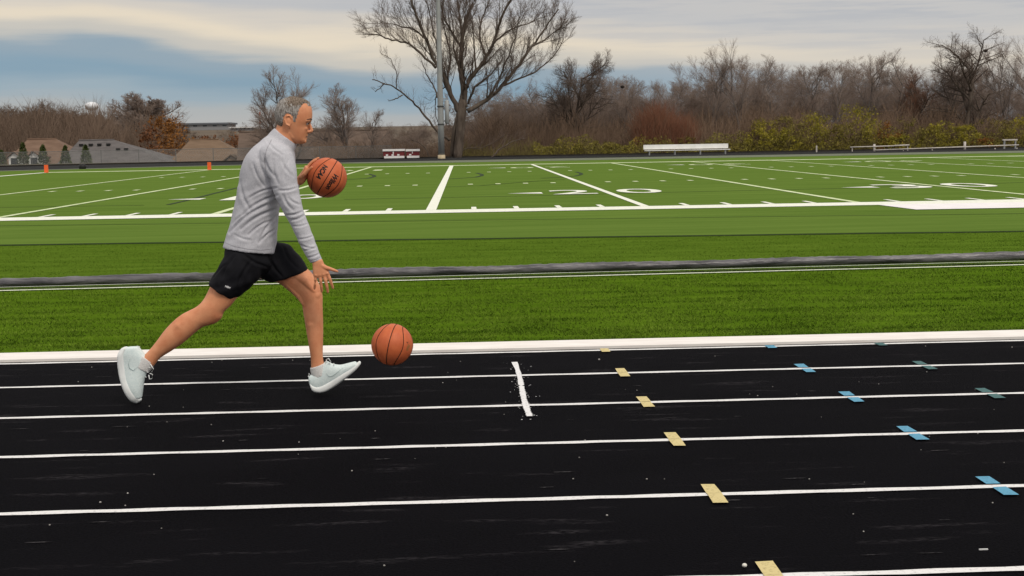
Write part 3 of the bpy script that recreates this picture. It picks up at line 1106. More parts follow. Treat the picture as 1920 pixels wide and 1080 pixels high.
L_yg = leafm('yellow_green_leaves', (0.15, 0.135, 0.012), (0.33, 0.275, 0.028))
L_ol = leafm('olive_leaves', (0.11, 0.095, 0.022), (0.21, 0.165, 0.036))
L_or = leafm('orange_leaves', (0.17, 0.070, 0.018), (0.26, 0.115, 0.028))
L_gr = leafm('evergreen_leaves', (0.028, 0.045, 0.010), (0.065, 0.085, 0.018))
L_rb = leafm('rust_brown_leaves', (0.12, 0.05, 0.022), (0.20, 0.085, 0.035))


def shrub(x, ytop, ybase, wpx, D, m, label, n=1500, name='shrub', group=None, cat='shrub', base=None, size=.085):
    p = P(x, ytop, D)
    z0 = terr(p.x, D) if base is None else base
    h = p.z - z0
    w = wpx * D / F / 2
    e_ = empty(name, (p.x, D, z0), label, cat, group)
    bl = []
    for i in range(30):
        a = rnd.uniform(0, 2 * PI)
        q = rnd.random()
        zz = h * (.10 + .80 * q)
        rr = w * (1.05 - .75 * abs(q - .35)) * rnd.random() ** .5
        bl.append((math.cos(a) * rr, math.sin(a) * rr, zz, rnd.uniform(.10, .24) * h * .8))
    bl.append((0, 0, h * .86, h * .13))
    leaf_cloud('foliage', n, bl, size, m, e_)
    b_ = MB()
    for i in range(9):
        t_ = bl[i]
        b_.tube([(0, 0, 0), (t_[0] * .4, t_[1] * .4, t_[2] * .5), t_[:3]], [.035, .022, .010], 5)
    b_.build('stem', sh_stem, e_)
    return e_


SG = 'leafy shrubs at the foot of the bare trees'
for a in [
    (1590, 236, 74, 114.4, L_ol, 'broad olive shrub in front of the tallest yellow-green shrub'),
    (1450, 246, 70, 114.2, L_yg, 'low bright shrub filling the foot of the leafy row at its left end'),
    (1800, 240, 60, 114.4, L_yg, 'bright shrub just left of the forked trunk base'),
    (1680, 252, 60, 114.0, L_yg, 'low bright shrub right of the orange-leaved shrub'),
    (1365, 262, 60, 114.6, L_ol, 'low olive shrub right of the long white bench'),
    (1428, 228, 60, 115.5, L_yg, 'yellow-green shrub under the broad bare tree, first of the bright row'),
    (1482, 222, 62, 115.0, L_ol, 'dull olive shrub second in the leafy row from the left'),
    (1536, 218, 62, 115.6, L_yg, 'bright yellow-green shrub left of the pale rail barrier'),
    (1606, 200, 66, 115.4, L_yg, 'tallest yellow-green shrub behind the left end of the rail barrier'),
    (1664, 232, 44, 114.6, L_or, 'orange-leaved shrub behind the rail barrier'),
    (1712, 226, 56, 115.2, L_ol, 'olive shrub under the russet-brown domed tree'),
    (1762, 234, 50, 114.8, L_yg, 'yellow-green shrub left of the forked trunk of the nested tree'),
    (1870, 228, 66, 115.5, L_ol, 'rounded olive shrub right of the nested tree'),
    (1846, 258, 40, 113.9, L_or, 'small orange shrub at the foot of the nested tree'),
    (1922, 226, 50, 115.0, L_yg, 'yellow-green shrub cut by the right edge of the photo'),
    (1300, 256, 66, 115.0, L_ol, 'olive brush clump behind the right half of the long white bench'),
    (1060, 268, 70, 114.8, L_ol, 'low olive clump in front of the dark domed tree'),
    (1135, 264, 70, 115.0, L_ol, 'low olive clump left of the long white bench'),
    (1232, 262, 50, 115.2, L_rb, 'rust-brown clump behind the left half of the long white bench'),
]:
    shrub(a[0], a[1] - (8 if a[1] < 250 else 0), 288, a[2] * 1.45, a[3] + 1.0, a[4], a[5], group=SG, n=int(2700 * a[2] / 50), size=.042)
n_ = 26000
x_ = rg.uniform(1000, 1960, n_)
c_ = np.zeros((n_, 3))
for i in range(n_):
    xx = x_[i]
    D = rg.uniform(113.5, 117.5)
    yt_ = 262 - 22 * min(1, max(0, (xx - 1300) / 200)) + 9 * math.sin(xx * .045) + 5 * math.sin(xx * .13)
    p_ = P(xx, yt_ + (290 - yt_) * rg.random() ** .8, D)
    c_[i] = p_[:]
v_ = c_[:, None, :] + rg.normal(0, .05, (n_, 3, 3))
tag(np_mesh('low_foliage', v_.reshape(-1, 3), np.arange(3 * n_), 3, mat('mixed_autumn_leaves', (0.13, 0.11, 0.02), (0.23, 0.20, 0.028), .85, .5, 6, c3=(0.30, 0.14, 0.03))), kind='stuff')
shrub(318, 216, 300, 72, 190, L_or, 'round orange autumn tree between the grey and brown house roofs', 3200, 'autumn_tree', cat='tree', size=.12)
shrub(283, 232, 300, 44, 196, L_rb, 'rust-brown tree left of the round orange tree', 1800, 'autumn_tree', cat='tree', size=.13)
shrub(378, 248, 300, 90, 205, L_rb, 'low rust-red tree clump behind the brown roof right of the orange tree', 2200, 'autumn_tree', cat='tree', size=.13)
shrub(446, 244, 300, 70, 200, L_rb, "rust-red tree clump behind the man's back", 1500, 'autumn_tree', cat='tree', size=.13)

# evergreens by the left houses
eg = []
for x, yt, lab in [(2, 282, 'small evergreen cut by the left edge of the photo'), (42, 268, 'tallest slim evergreen in front of the left brown roof'),
                   (80, 272, 'slim evergreen between the white gable and the grey roof'), (122, 274, 'slim evergreen before the left end of the grey roof'),
                   (160, 272, 'slim evergreen before the middle of the grey roof, rightmost evergreen')]:
    D = 124.0
    p = P(x, yt, D)
    z0 = -1.6
    h = p.z - z0
    e_ = empty('evergreen_tree', (p.x, D, z0), lab, 'tree', 'slim evergreens by the houses')
    n_ = 1500
    q = rg.random(n_) ** .8
    a = rg.random(n_) * 2 * PI
    rr = (1 - q) ** .7 * .82 * (0.55 + .5 * rg.random(n_)) + .03
    c = np.stack([np.cos(a) * rr, np.sin(a) * rr, q * h], 1)
    v = c[:, None, :] + rg.normal(0, .065, (n_, 3, 3))
    np_mesh('foliage', v.reshape(-1, 3), np.arange(3 * n_), 3, L_gr, e_)
    MB().tube([(0, 0, 0), (0, 0, h * .9)], [.07, .02], 6).build('trunk', bark, e_)

# ---------------- houses below the field bank
wall_w = mat('white_siding', (0.62, 0.62, 0.60), (0.72, 0.72, 0.70), .8, 2, 2, (.1, .1, 6))
wall_t = mat('tan_brick', (0.28, 0.20, 0.15), (0.36, 0.27, 0.2), .9, 3, 4)
glass = mat('dark_window', (0.03, 0.035, 0.04), rough=.1, spec=.6)
black = mat('black_vent', (0.012, 0.012, 0.012), rough=.6)


def shingle(name, a, b_):
    return mat(name, a, b_, .95, 1.6, 7, (.5, .5, 3), .5, 12)


def hip_roof(mb, x0, x1, y0, y1, z0, zr, r0x, r1x, over=.5, th=.14):
    ym = (y0 + y1) / 2
    x0 -= over; x1 += over; y0 -= over; y1 += over
    v = [(x0, y0, z0), (x1, y0, z0), (x1, y1, z0), (x0, y1, z0), (r0x, ym, zr), (r1x, ym, zr),
         (x0, y0, z0 - th), (x1, y0, z0 - th), (x1, y1, z0 - th), (x0, y1, z0 - th)]
    f = [(0, 1, 5, 4), (1, 2, 5), (2, 3, 4, 5), (3, 0, 4), (0, 6, 7, 1), (1, 7, 8, 2), (2, 8, 9, 3), (3, 9, 6, 0), (6, 9, 8, 7)]
    mb.add(v, f)


def house(xl, xr, yridge, rl, rr_, D, zeave, label, rm, wm, depth=11, vents=(), gables=(), z0=-5.6):
    a, b_ = P(xl, 300, D).x, P(xr, 300, D).x
    cx = (a + b_) / 2
    Dr = D + depth / 2
    zr = P((rl + rr_) / 2, yridge, Dr).z
    e_ = empty('house', (cx, D, z0), label, 'house')
    MB().box((a - cx, 0, 0), (b_ - cx, depth, zeave - z0 - .02)).build('wall', wm, e_)
    mb = MB()
    l2, r2 = P(rl, 300, Dr).x - cx, P(rr_, 300, Dr).x - cx
    hip_roof(mb, a - cx, b_ - cx, 0, depth, zeave - z0 + .14, zr - z0, l2, r2)
    roof = mb.build('roof', rm, e_)
    MB().tube([(l2, depth / 2, zr - z0 + .02), (r2, depth / 2, zr - z0 + .02)], .09, 6).build('ridge_cap', rm, roof)
    for (vx, vy) in vents:
        t_ = .12 if vy < 267 else .22
        q = P(vx, vy, D + depth / 2 * (1 - t_ * 2))
        zz = zeave + .14 + (zr - zeave) * (q.y - D + .5) / (depth / 2 + .5)
        MB().box((-.19, -.18, -.1), (.19, .18, .13)).build('roof_vent', black, roof, loc=(q.x - cx, q.y - D, zz - z0))
    for (gxp, gyp, gw, gm) in gables:
        q = P(gxp, gyp, D - 1.5)
        hw = gw * (D - 1.5) / F / 2
        mb = MB()
        zt = q.z - z0
        zb = zt - hw * .75
        x_c = q.x - cx
        mb.add([(x_c - hw, -1.5, zb), (x_c + hw, -1.5, zb), (x_c, -1.5, zt), (x_c - hw, 1.2, zb), (x_c + hw, 1.2, zb), (x_c, 1.2, zt),
                (x_c - hw, -1.5, 0), (x_c + hw, -1.5, 0), (x_c - hw, 1.2, 0), (x_c + hw, 1.2, 0)],
               [(0, 1, 2), (6, 7, 1, 0), (0, 3, 8, 6), (1, 7, 9, 4), (3, 4, 5)])
        g_ = mb.build('gable', gm, e_)
        mb = MB()
        for s_ in (-1, 1):
            A1, B1 = Vector((x_c, -1.75, zt + .10)), Vector((x_c + s_ * (hw + .25), -1.75, zb - .12))
            A2, B2 = A1 + Vector((0, 3.6, 0)), B1 + Vector((0, 3.6, 0))
            dz = Vector((0, 0, .12))
            mb.add([A1, B1, B2, A2, A1 + dz, B1 + dz, B2 + dz, A2 + dz], [(0, 1, 2, 3), (4, 5, 6, 7), (0, 1, 5, 4), (1, 2, 6, 5), (2, 3, 7, 6), (3, 0, 4, 7)])
        mb.build('gable_roof', rm, g_)
        MB().box((x_c - .35, -1.53, zt - hw * .75 - .9), (x_c + .35, -1.49, zt - hw * .75 - .1)).build('window', glass, g_)
    for i in range(4):
        wx = (a - cx) + (b_ - a) * (i + .6) / 4.3
        w_ = MB().box((wx - .5, -.05, 1.0), (wx + .5, -.003, 2.4)).build('window', glass, e_)
        mb = MB()
        for q0, q1 in (((wx - .58, -.09, .92), (wx - .5, -.002, 2.48)), ((wx + .5, -.09, .92), (wx + .58, -.002, 2.48)), ((wx - .5, -.09, 2.4), (wx + .5, -.002, 2.48)), ((wx - .5, -.09, .92), (wx + .5, -.002, 1.0))):
            mb.box(q0, q1)
        mb.build('frame', wall_w, w_)
    return e_


brown_r = shingle('brown_shingles', (0.13, 0.080, 0.054), (0.18, 0.115, 0.080))
grey_r = shingle('grey_shingles', (0.082, 0.074, 0.073), (0.130, 0.118, 0.116))
tan_r = shingle('tan_brown_shingles', (0.13, 0.085, 0.054), (0.18, 0.12, 0.078))
big_r = shingle('weathered_brown_shingles', (0.095, 0.068, 0.052), (0.14, 0.10, 0.078))
house(6, 152, 261, 54, 108, 146, -1.0, 'house with brown hip roof and small white gables at far left', brown_r, wall_w, gables=[(26, 287, 20, wall_w), (63, 286, 20, wall_w)])
house(112, 322, 263, 150, 216, 138, -.75, 'house with wide grey hip roof and a row of black vents', grey_r, wall_t, vents=[(152, 265.5), (170, 265.5), (186, 265.5), (203, 265), (221, 270), (236, 270)])
mb_x = house(318, 462, 262, 358, 412, 142, -1.0, "house with tan-brown hip roof and one small gable left of the man's back", tan_r, wall_t, gables=[(433, 293, 40, wall_t)])
house(452, 740, 246, 450, 730, 134, -1.6, 'large house whose long weathered brown roof fills the space behind the man', big_r, wall_t, depth=13, vents=[(611, 252)])

# chain-link fence on the left bank
galv_d = mat('dull_fence_steel', (0.13, 0.135, 0.13), (0.18, 0.18, 0.18), .7, 6)
fe = empty('chain_link_fence', (0, 0, 0), 'grey chain-link fence along the bank in front of the left houses', 'fence')
galv = mat('galvanised_steel', (0.30, 0.31, 0.31), (0.38, 0.39, 0.39), .5, 6, spec=.5, metal=.3)
mesh_m = bpy.data.materials.new('wire_mesh')
mesh_m.use_nodes = True
nt = mesh_m.node_tree
b_ = nt.nodes['Principled BSDF']
b_.inputs['Base Color'].default_value = (0.22, 0.23, 0.23, 1)
b_.inputs['Roughness'].default_value = .6
tcn = nt.nodes.new('ShaderNodeTexCoord')
outs = []
for ang in (45, -45):
    mp = nt.nodes.new('ShaderNodeMapping')
    mp.inputs['Rotation'].default_value = (0, math.radians(ang), 0)
    mp.inputs['Scale'].default_value = (1, 0, 1)
    nt.links.new(tcn.outputs['Object'], mp.inputs[0])
    w_ = nt.nodes.new('ShaderNodeTexWave')
    w_.wave_type = 'BANDS'
    w_.bands_direction = 'X'
    w_.inputs['Scale'].default_value = 6.0
    nt.links.new(mp.outputs[0], w_.inputs['Vector'])
    g_ = nt.nodes.new('ShaderNodeMath')
    g_.operation = 'GREATER_THAN'
    g_.inputs[1].default_value = .955
    nt.links.new(w_.outputs['Fac'], g_.inputs[0])
    outs.append(g_.outputs[0])
mx_ = nt.nodes.new('ShaderNodeMath')
mx_.operation = 'MAXIMUM'
nt.links.new(outs[0], mx_.inputs[0])
nt.links.new(outs[1], mx_.inputs[1])
nt.links.new(mx_.outputs[0], b_.inputs['Alpha'])
fpts = [P(-60, 300, 108), P(60, 300, 112), P(190, 300, 115), P(330, 300, 116.5), P(470, 300, 117), P(600, 300, 117.5), P(735, 300, 118)]
mb, rail = MB(), MB()
for i in range(len(fpts) - 1):
    a, c = fpts[i], fpts[i + 1]
    mb.add([(a.x, a.y, -.3), (c.x, c.y, -.3), (c.x, c.y, 1.05), (a.x, a.y, 1.05)], [(0, 1, 2, 3)])
    rail.tube([(a.x, a.y, 1.06), (c.x, c.y, 1.06)], .022, 6)
    L = (c - a).length
    k = int(L / 3)
    for j in range(k):
        q = a.lerp(c, j / k)
        MB().tube([(0, 0, -.4), (0, 0, 1.12)], .032, 6).build('post', galv_d, fe, loc=(q.x, q.y, 0))
mb.build('wire_mesh', mesh_m, fe)
rail.build('top_rail', galv_d, fe)

# ---------------- water tower, mast, distant town
wt_m = mat('white_tank_paint', (0.70, 0.72, 0.75), rough=.5)
D = 1200
c = P(172, 199, D)
R_w = 12.6 * D / F
e_ = empty('water_tower', (c.x, D, terr(c.x, D)), 'white domed water tower above the brown wood', 'water tower')
dz = c.z - terr(c.x, D)
MB().sphere((0, 0, dz), (R_w, R_w, R_w * .62), 24, 14).build('tank', wt_m, e_, True)
MB().tube([(0, 0, 0), (0, 0, dz * .25), (0, 0, dz - R_w * .5), (0, 0, dz - R_w * .3)], [4.0, 2.2, 2.0, 3.6], 14).build('column', wt_m, e_, True)
e_m = MB().tube([(0, 0, 0), (0, 0, 26)], [.5, .25], 6)
D = 900
q = P(488, 240, D)
e_ = empty('radio_mast', (q.x, D, terr(q.x, D) - 2), "thin red and white mast on the horizon behind the man's neck", 'mast')
zt = P(488, 210, D).z - (terr(q.x, D) - 2)
red_m, wh_m = mat('mast_red', (0.5, 0.12, 0.08), rough=.6), mat('mast_white', (0.7, 0.7, 0.68), rough=.6)
for i in range(5):
    MB().tube([(0, 0, zt * i / 5), (0, 0, zt * (i + 1) / 5)], .45, 6).build('mast_section', red_m if i % 2 == 0 else wh_m, e_)


def far_building(x0, x1, yt, yb, D, label, rm, wm):
    a, c = P(x0, yt, D), P(x1, yt, D)
    z0 = terr(a.x, D) - 3
    e_ = empty('distant_building', (a.x, D, z0), label, 'building', 'low buildings of the distant town')
    w = c.x - a.x
    zt = a.z - z0
    th = (yb - yt) * D / F
    MB().box((0, 0, 0), (w, 25, zt - th * .45)).build('wall', wm, e_)
    MB().box((-1, -1, zt - th * .45), (w + 1, 26, zt)).build('roof', rm, e_)
    for i in range(5):
        MB().box((w * (i + .3) / 5, -.1, zt - th * .95), (w * (i + .7) / 5, -.01, zt - th * .6)).build('window', glass, e_)


lt, dk, wh = mat('pale_wall', (0.24, 0.24, 0.25), rough=.8), mat('dark_grey_roof', (0.13, 0.14, 0.16), rough=.8), mat('white_roof', (0.6, 0.6, 0.6), rough=.8)
far_building(338, 430, 231, 238, 850, 'long low hall with dark flat roof on the horizon left of the man', dk, lt)
far_building(432, 470, 238, 243, 820, "white-roofed shed on the horizon just behind the man's back", wh, lt)
far_building(596, 628, 240, 244, 840, "pale low shed on the horizon in front of the man's face", wh, lt)
far_building(795, 815, 237, 240, 860, 'tiny pale building on the hill left of the light pole', wh, wall_t)
far_building(1068, 1106, 240, 243, 600, 'pale low roof glimpsed through the dark domed tree', wh, wall_t)

# ---------------- light pole
steel = mat('galvanised_pole', (0.27, 0.28, 0.28), (0.36, 0.37, 0.37), .55, 1.5, 5, (2, 2, .4), .2, 20, spec=.4, metal=.25)
conc = mat('buff_concrete', (0.42, 0.34, 0.22), (0.52, 0.43, 0.30), .9, 4)
D = 107.6
p = P(828, 299, D)
e_ = empty('light_pole', (p.x, D, -.05), 'tall grey steel stadium light pole in front of the giant bare tree', 'light pole')
MB().tube([(0, 0, .3), (0, 0, 3), (0, 0, 12.5), (0, 0, 21)], [.25, .235, .165, .12], 20).build('pole', steel, e_, True)
MB().tube([(0, 0, -.2), (0, 0, .36)], [.30, .29], 20).build('footing', conc, e_, True)
for z in (2.7, 4.1):
    MB().tube([(0, 0, z), (0, 0, z + .10)], [.27, .265], 20).build('band', mat('dark_band', (.05, .05, .05)), e_)
bxo = MB().tube([(.50, -.05, 2.78), (.50, -.05, 2.86), (.50, -.05, 4.55), (.50, -.05, 4.62)], [.10, .17, .17, .10], 14).build('ballast_box', steel, e_, True)
MB().tube([(.16, 0, 4.7), (.50, 0, 4.75), (.50, 0, 4.6)], .035, 6).build('bracket', steel, bxo)
MB().tube([(.16, 0, 3.0), (.50, 0, 3.0)], .035, 6).build('bracket', steel, bxo)
MB().box((-1.9, -.08, 20.4), (1.9, .08, 20.6)).build('crossarm', steel, e_)
for x in (-1.6, -.8, 0, .8, 1.6):
    MB().tube([(x, -.1, 20.2), (x, -.45, 20.0)], [.12, .30], 12).build('floodlight', steel, e_)

# ---------------- white bench
white_al = mat('white_aluminium', (0.74, 0.74, 0.71), (0.82, 0.82, 0.80), .5, 2, 3, spec=.4)
D = 106.0
a, c = P(1207, 284, D), P(1366, 280, D)
L = c.x - a.x
e_ = empty('team_bench', (a.x, D, .02), 'long white aluminium team bench beyond the far sideline', 'bench', rz=0.0)
sl = -.0
b = MB().box((0, .14, .46), (L, .19, .82)).build('backrest', white_al, e_)
MB().box((.05, -.26, .34), (L + .1, .08, .40)).build('seat', white_al, e_)
for x in (.4, L * .36, L * .66, L - .3):
    MB().box((x, -.22, 0), (x + .06, -.16, .338)).box((x, .20, 0), (x + .06, .25, .80)).box((x, -.16, .28), (x + .06, .20, .338)).build('leg', galv, e_)

# pale rails and benches on the right
pale = mat('weathered_pale_rail', (0.46, 0.42, 0.38), (0.58, 0.54, 0.50), .7, 4)
D = 108
a = P(1594, 276, D)
e_ = empty('rail_barrier', (a.x, D, 0), 'pale low rail barrier with an upright post on the right bank', 'barrier')
sc_ = D / F
MB().tube([(0, 0, a.z), (112 * sc_, 0, a.z + 1.9 * sc_ - .02)], .045, 8).build('rail', pale, e_, True)
MB().tube([(84 * sc_, -.02, a.z + .06), (113 * sc_, -.02, a.z + .09)], .06, 8).build('rail_sleeve', pale, e_, True)
MB().tube([(47 * sc_, .1, -.2), (47 * sc_, .1, a.z + .22)], .09, 8).build('post', pale, e_, True)
MB().tube([(0.2, .1, -.2), (0.2, .1, a.z)], .04, 8).build('post', pale, e_, True)
MB().tube([(111 * sc_, .1, -.2), (111 * sc_, .1, a.z)], .04, 8).build('post', pale, e_, True)
a = P(1640, 281.5, D - .8)
e_ = empty('low_rail', (a.x, D - .8, 0), 'long thin pale rail near the ground right of the rail barrier', 'rail')
MB().tube([(0, 0, a.z), (275 * sc_, 0, a.z + .22)], .045, 8).build('rail', pale, e_, True)
MB().tube([(172 * sc_, .05, -.1), (172 * sc_, .05, a.z + .55)], .10, 8).build('post', pale, e_, True)
for x in (1, 55, 110, 230, 272):
    MB().tube([(x * sc_, .05, -.1), (x * sc_, .05, a.z)], .035, 6).build('post', pale, e_, True)
a = P(1880, 262, D + 1)
e_ = empty('plank_bench', (a.x, D + 1, 0), 'small pale plank bench by the shrubs near the right edge', 'bench')
MB().box((0, -.12, a.z - .07), (28 * sc_, .12, a.z + .04)).build('seat', pale, e_)
for x in (.1, 28 * sc_ - .18):
    MB().box((x, -.1, -.3), (x + .08, .1, a.z - .075)).build('leg', galv, e_)
a = P(1531, 284, D)
tag(MB().tube([(0, 0, -.3), (0, 0, .55)], .06, 8).build('marker_post', pale, loc=(a.x, D, 0)), 'short pale stake below the bright shrubs left of the rail barrier', 'stake')

# maroon and white carts
maroon = mat('maroon_paint', (0.13, 0.018, 0.022), (0.18, 0.03, 0.032), .6, 3)
whp = mat('white_panel', (0.72, 0.70, 0.70), (0.8, 0.79, 0.78), .6, 3)
for (x0, x1, lab) in ((718, 759, 'maroon sports cart with white top and base, left one of two'), (761, 787, 'shorter maroon sports cart with white top, right one of two')):
    D = 110.5
    a = P(x0, 300, D)
    w = (x1 - x0) * D / F
    sp = empty('sports_cart', (a.x, D, -.02), lab, 'cart', 'maroon and white carts by the light pole')
    H_ = P(x0, 280, D).z + .02
    MB().box((.04, 0, .28), (w - .04, .9, H_ - .16)).build('body', maroon, sp)
    MB().box((0, -.06, H_ - .158), (w, .96, H_)).build('lid', whp, sp)
    MB().box((.10, -.03, .10), (w - .05, .93, .277)).build('base', whp, sp)
    k = 3 if w > 1.5 else 1
    for i in range(k):
        xx = .2 + (w - .4) * (i + .1) / max(1, k)
        MB().box((xx, -.012, .30), (xx + .18, -.002, .42)).build('white_panel', whp, sp)
    MB().box((w * .45, -.014, .45), (w * .5, -.004, H_ - .17)).build('white_panel', whp, sp)
    for x in (.2, w - .25):
        for y in (.1, .8):
            MB().tube([(x, y - .04, .07), (x, y + .04, .07)], .07, 12).build('wheel', black, sp)

# pylons
orange = mat('orange_pylon', (0.75, 0.10, 0.02), (0.82, 0.14, 0.04), .6, 8)
for (n_, lab) in ((-20, 'orange end zone pylon at the far left, on the end line'), (-10, "orange pylon at the far goal line corner left of the man's back")):
    q = FP(X0 + YD * n_, Dn + W + .2)
    e_ = empty('pylon', (q[0], q[1], .02), lab, 'pylon', 'orange pylons on the far sideline')
    MB().add([(-.09, -.09, .03), (.09, -.09, .03), (.09, .09, .03), (-.09, .09, .03), (-.09, -.09, .43), (.09, -.09, .43), (.09, .09, .43), (-.09, .09, .43)],
             [(0, 3, 2, 1), (4, 5, 6, 7), (0, 1, 5, 4), (1, 2, 6, 5), (2, 3, 7, 6), (3, 0, 4, 7)]).build('pylon_body', orange, e_)
    MB().box((-.10, -.10, 0), (.10, .10, .028)).build('weighted_base', orange, e_)
a = P(155, 318, 88.5)
tag(MB().tube([(0, 0, 0), (0, 0, .05), (0, 0, .24), (0, 0, .30)], [.20, .24, .22, .12], 10).build('sandbag', black, smooth=True, loc=(a.x, 88.5, .02)), 'small black bag lying at the field edge below the grey roof', 'bag')

#@@MAN
# ================================================================== the man
skin = mat('skin', (0.60, 0.225, 0.108), (0.72, 0.325, 0.17), 0.5, 14, 8, bump=.35, bscale=60, spec=.35, bdist=.002, pos=(.3, .7))
shirt_m = mat('heather_grey_knit', (0.43, 0.43, 0.475), (0.56, 0.56, 0.60), 0.85, 190, 3, (1, 1, .5), .55, 30, .12, bdist=.005, pos=(.3, .7), bsx=(1, 1, 1))
short_m = mat('black_polyester', (0.006, 0.006, 0.008), (0.010, 0.010, 0.013), 0.8, 14, 3, bump=.4, bscale=9, spec=.12, bdist=.01)
shoe_m = mat('pale_mint_mesh', (0.60, 0.70, 0.71), (0.72, 0.80, 0.80), 0.8, 120, 3, bump=.3, bscale=300, spec=.2, bdist=.001)
sole_m = mat('white_foam_sole', (0.70, 0.73, 0.73), (0.78, 0.80, 0.80), 0.6, 14, 3, spec=.3)
sock_m = mat('white_sock', (0.62, 0.61, 0.60), (0.72, 0.71, 0.70), 0.95, 100, 3, bump=.4, bscale=200)
hair_m = mat('salt_and_pepper_hair', (0.12, 0.10, 0.085), (0.38, 0.36, 0.34), 0.8, 130, 6, (1, 1, .3), .8, 130, .25, bdist=.004, pos=(.35, .62))
hair_top = mat('brown_grey_hair', (0.085, 0.06, 0.042), (0.24, 0.19, 0.15), 0.8, 130, 5, (1, 1, .5), .8, 130, .25, bdist=.004)
dark = mat('dark_brow', (0.05, 0.033, 0.025), rough=.8)


def crom(a, b, c, d, t_):
    return .5 * (2 * b + (c - a) * t_ + (2 * a - 5 * b + 4 * c - d) * t_ * t_ + (3 * b - a - 3 * c + d) * t_ ** 3)


def loft(mb, rows, nsub=4, n=28, dome0=0.0, dome1=0.0, p=2.0):
    """rows: (leftx, lefty, rightx, righty, D, half depth) outlines of a body section in 3-D"""
    R_ = []
    for a in rows:
        A_, B_ = P(a[0], a[1], a[4]), P(a[2], a[3], a[4])
        R_.append(np.array([*((A_ + B_) / 2), *((B_ - A_) / 2), a[5]]))
    out = []
    k = len(R_)
    for i in range(k - 1):
        for j in range(nsub):
            out.append(crom(R_[max(0, i - 1)], R_[i], R_[i + 1], R_[min(k - 1, i + 2)], j / nsub))
    out.append(R_[-1])
    if dome0:
        ax = out[0][:3] - out[1][:3]
        ax = ax / np.linalg.norm(ax)
        pre = []
        for th in (80, 60, 40, 20):
            q = out[0].copy()
            q[:3] += ax * dome0 * math.sin(math.radians(th))
            q[3:] *= math.cos(math.radians(th))
            pre.append(q)
        out = pre + out
    if dome1:
        ax = out[-1][:3] - out[-2][:3]
        ax = ax / np.linalg.norm(ax)
        last = out[-1]
        for th in (20, 40, 60, 80):
            q = last.copy()
            q[:3] += ax * dome1 * math.sin(math.radians(th))
            q[3:] *= math.cos(math.radians(th))
            out.append(q)
    v = []
    for q in out:
        for i in range(n):
            a = 2 * PI * i / n
            ca_, sa_ = math.cos(a), math.sin(a)
            ca_ = math.copysign(abs(ca_) ** (2 / p), ca_)
            sa_ = math.copysign(abs(sa_) ** (2 / p), sa_)
            v.append(tuple(q[:3] + q[3:6] * ca_ + np.array([0, q[6] * sa_, 0])))
    f = []
    for j in range(len(out) - 1):
        for i in range(n):
            f.append((j * n + i, j * n + (i + 1) % n, (j + 1) * n + (i + 1) % n, (j + 1) * n + i))
    f.append(tuple(range(n))[::-1])
    f.append(tuple((len(out) - 1) * n + i for i in range(n)))
    mb.add(v, f)


def caps(mb, pts, rad, n=12):
    """rounded tapering chain (closed)"""
    pts = [Vector(p) for p in pts]
    k = len(pts)
    a0 = (pts[0] - pts[1]).normalized()
    a1 = (pts[-1] - pts[-2]).normalized()
    P_, R_ = [], []
    for th in (75, 50, 25):
        P_.append(pts[0] + a0 * rad[0] * math.sin(math.radians(th))); R_.append(rad[0] * math.cos(math.radians(th)))
    P_ += pts; R_ += list(rad)
    for th in (25, 50, 75):
        P_.append(pts[-1] + a1 * rad[-1] * math.sin(math.radians(th))); R_.append(rad[-1] * math.cos(math.radians(th)))
    mb.tube(P_, R_, n)


def remesh(name, mb, voxel, smooth_n, m, parent, disp=None, fac=.5):
    me = bpy.data.meshes.new(name)
    me.from_pydata(mb.v, [], mb.f)
    bm = bmesh.new()
    bm.from_mesh(me)
    bmesh.ops.recalc_face_normals(bm, faces=bm.faces)
    bm.to_mesh(me)
    bm.free()
    o = bpy.data.objects.new(name + '_tmp', me)
    C.objects.link(o)
    md = o.modifiers.new('r', 'REMESH')
    md.mode = 'VOXEL'
    md.voxel_size = voxel
    md.adaptivity = 0
    if smooth_n:
        ms = o.modifiers.new('s', 'SMOOTH')
        ms.factor = fac
        ms.iterations = smooth_n
    dg = bpy.context.evaluated_depsgraph_get()
    me2 = bpy.data.meshes.new_from_object(o.evaluated_get(dg))
    bpy.data.objects.remove(o)
    me2.name = name
    if disp:
        k = len(me2.vertices)
        co = np.empty(k * 3); me2.vertices.foreach_get('co', co); co = co.reshape(-1, 3)
        no = np.empty(k * 3); me2.vertices.foreach_get('normal', no); no = no.reshape(-1, 3)
        co = co + no * disp(co, no)[:, None]
        me2.vertices.foreach_set('co', co.ravel())
        me2.update()
    me2.materials.clear()
    me2.materials.append(m)
    me2.polygons.foreach_set('use_smooth', [True] * len(me2.polygons))
    o = bpy.data.objects.new(name, me2)
    C.objects.link(o)
    o.parent = parent
    return o


fa, ra, ua, cp = np.array(fwd), np.array(CR), np.array(CU), np.array(CPOS)


def to_px(co):
    d = co - cp
    z = d @ fa
    return 960 + F * (d @ ra) / z, 540 - F * (d @ ua) / z


man = empty('person', (P(470, 700, 8.0).x, 8.0, 0),
            'grey-haired man in grey long-sleeve top and black shorts, striding and dribbling two basketballs', 'person')
MB_ = Vector(man.location)
man_parts = []

# ---- body: one continuous surface
b = MB()
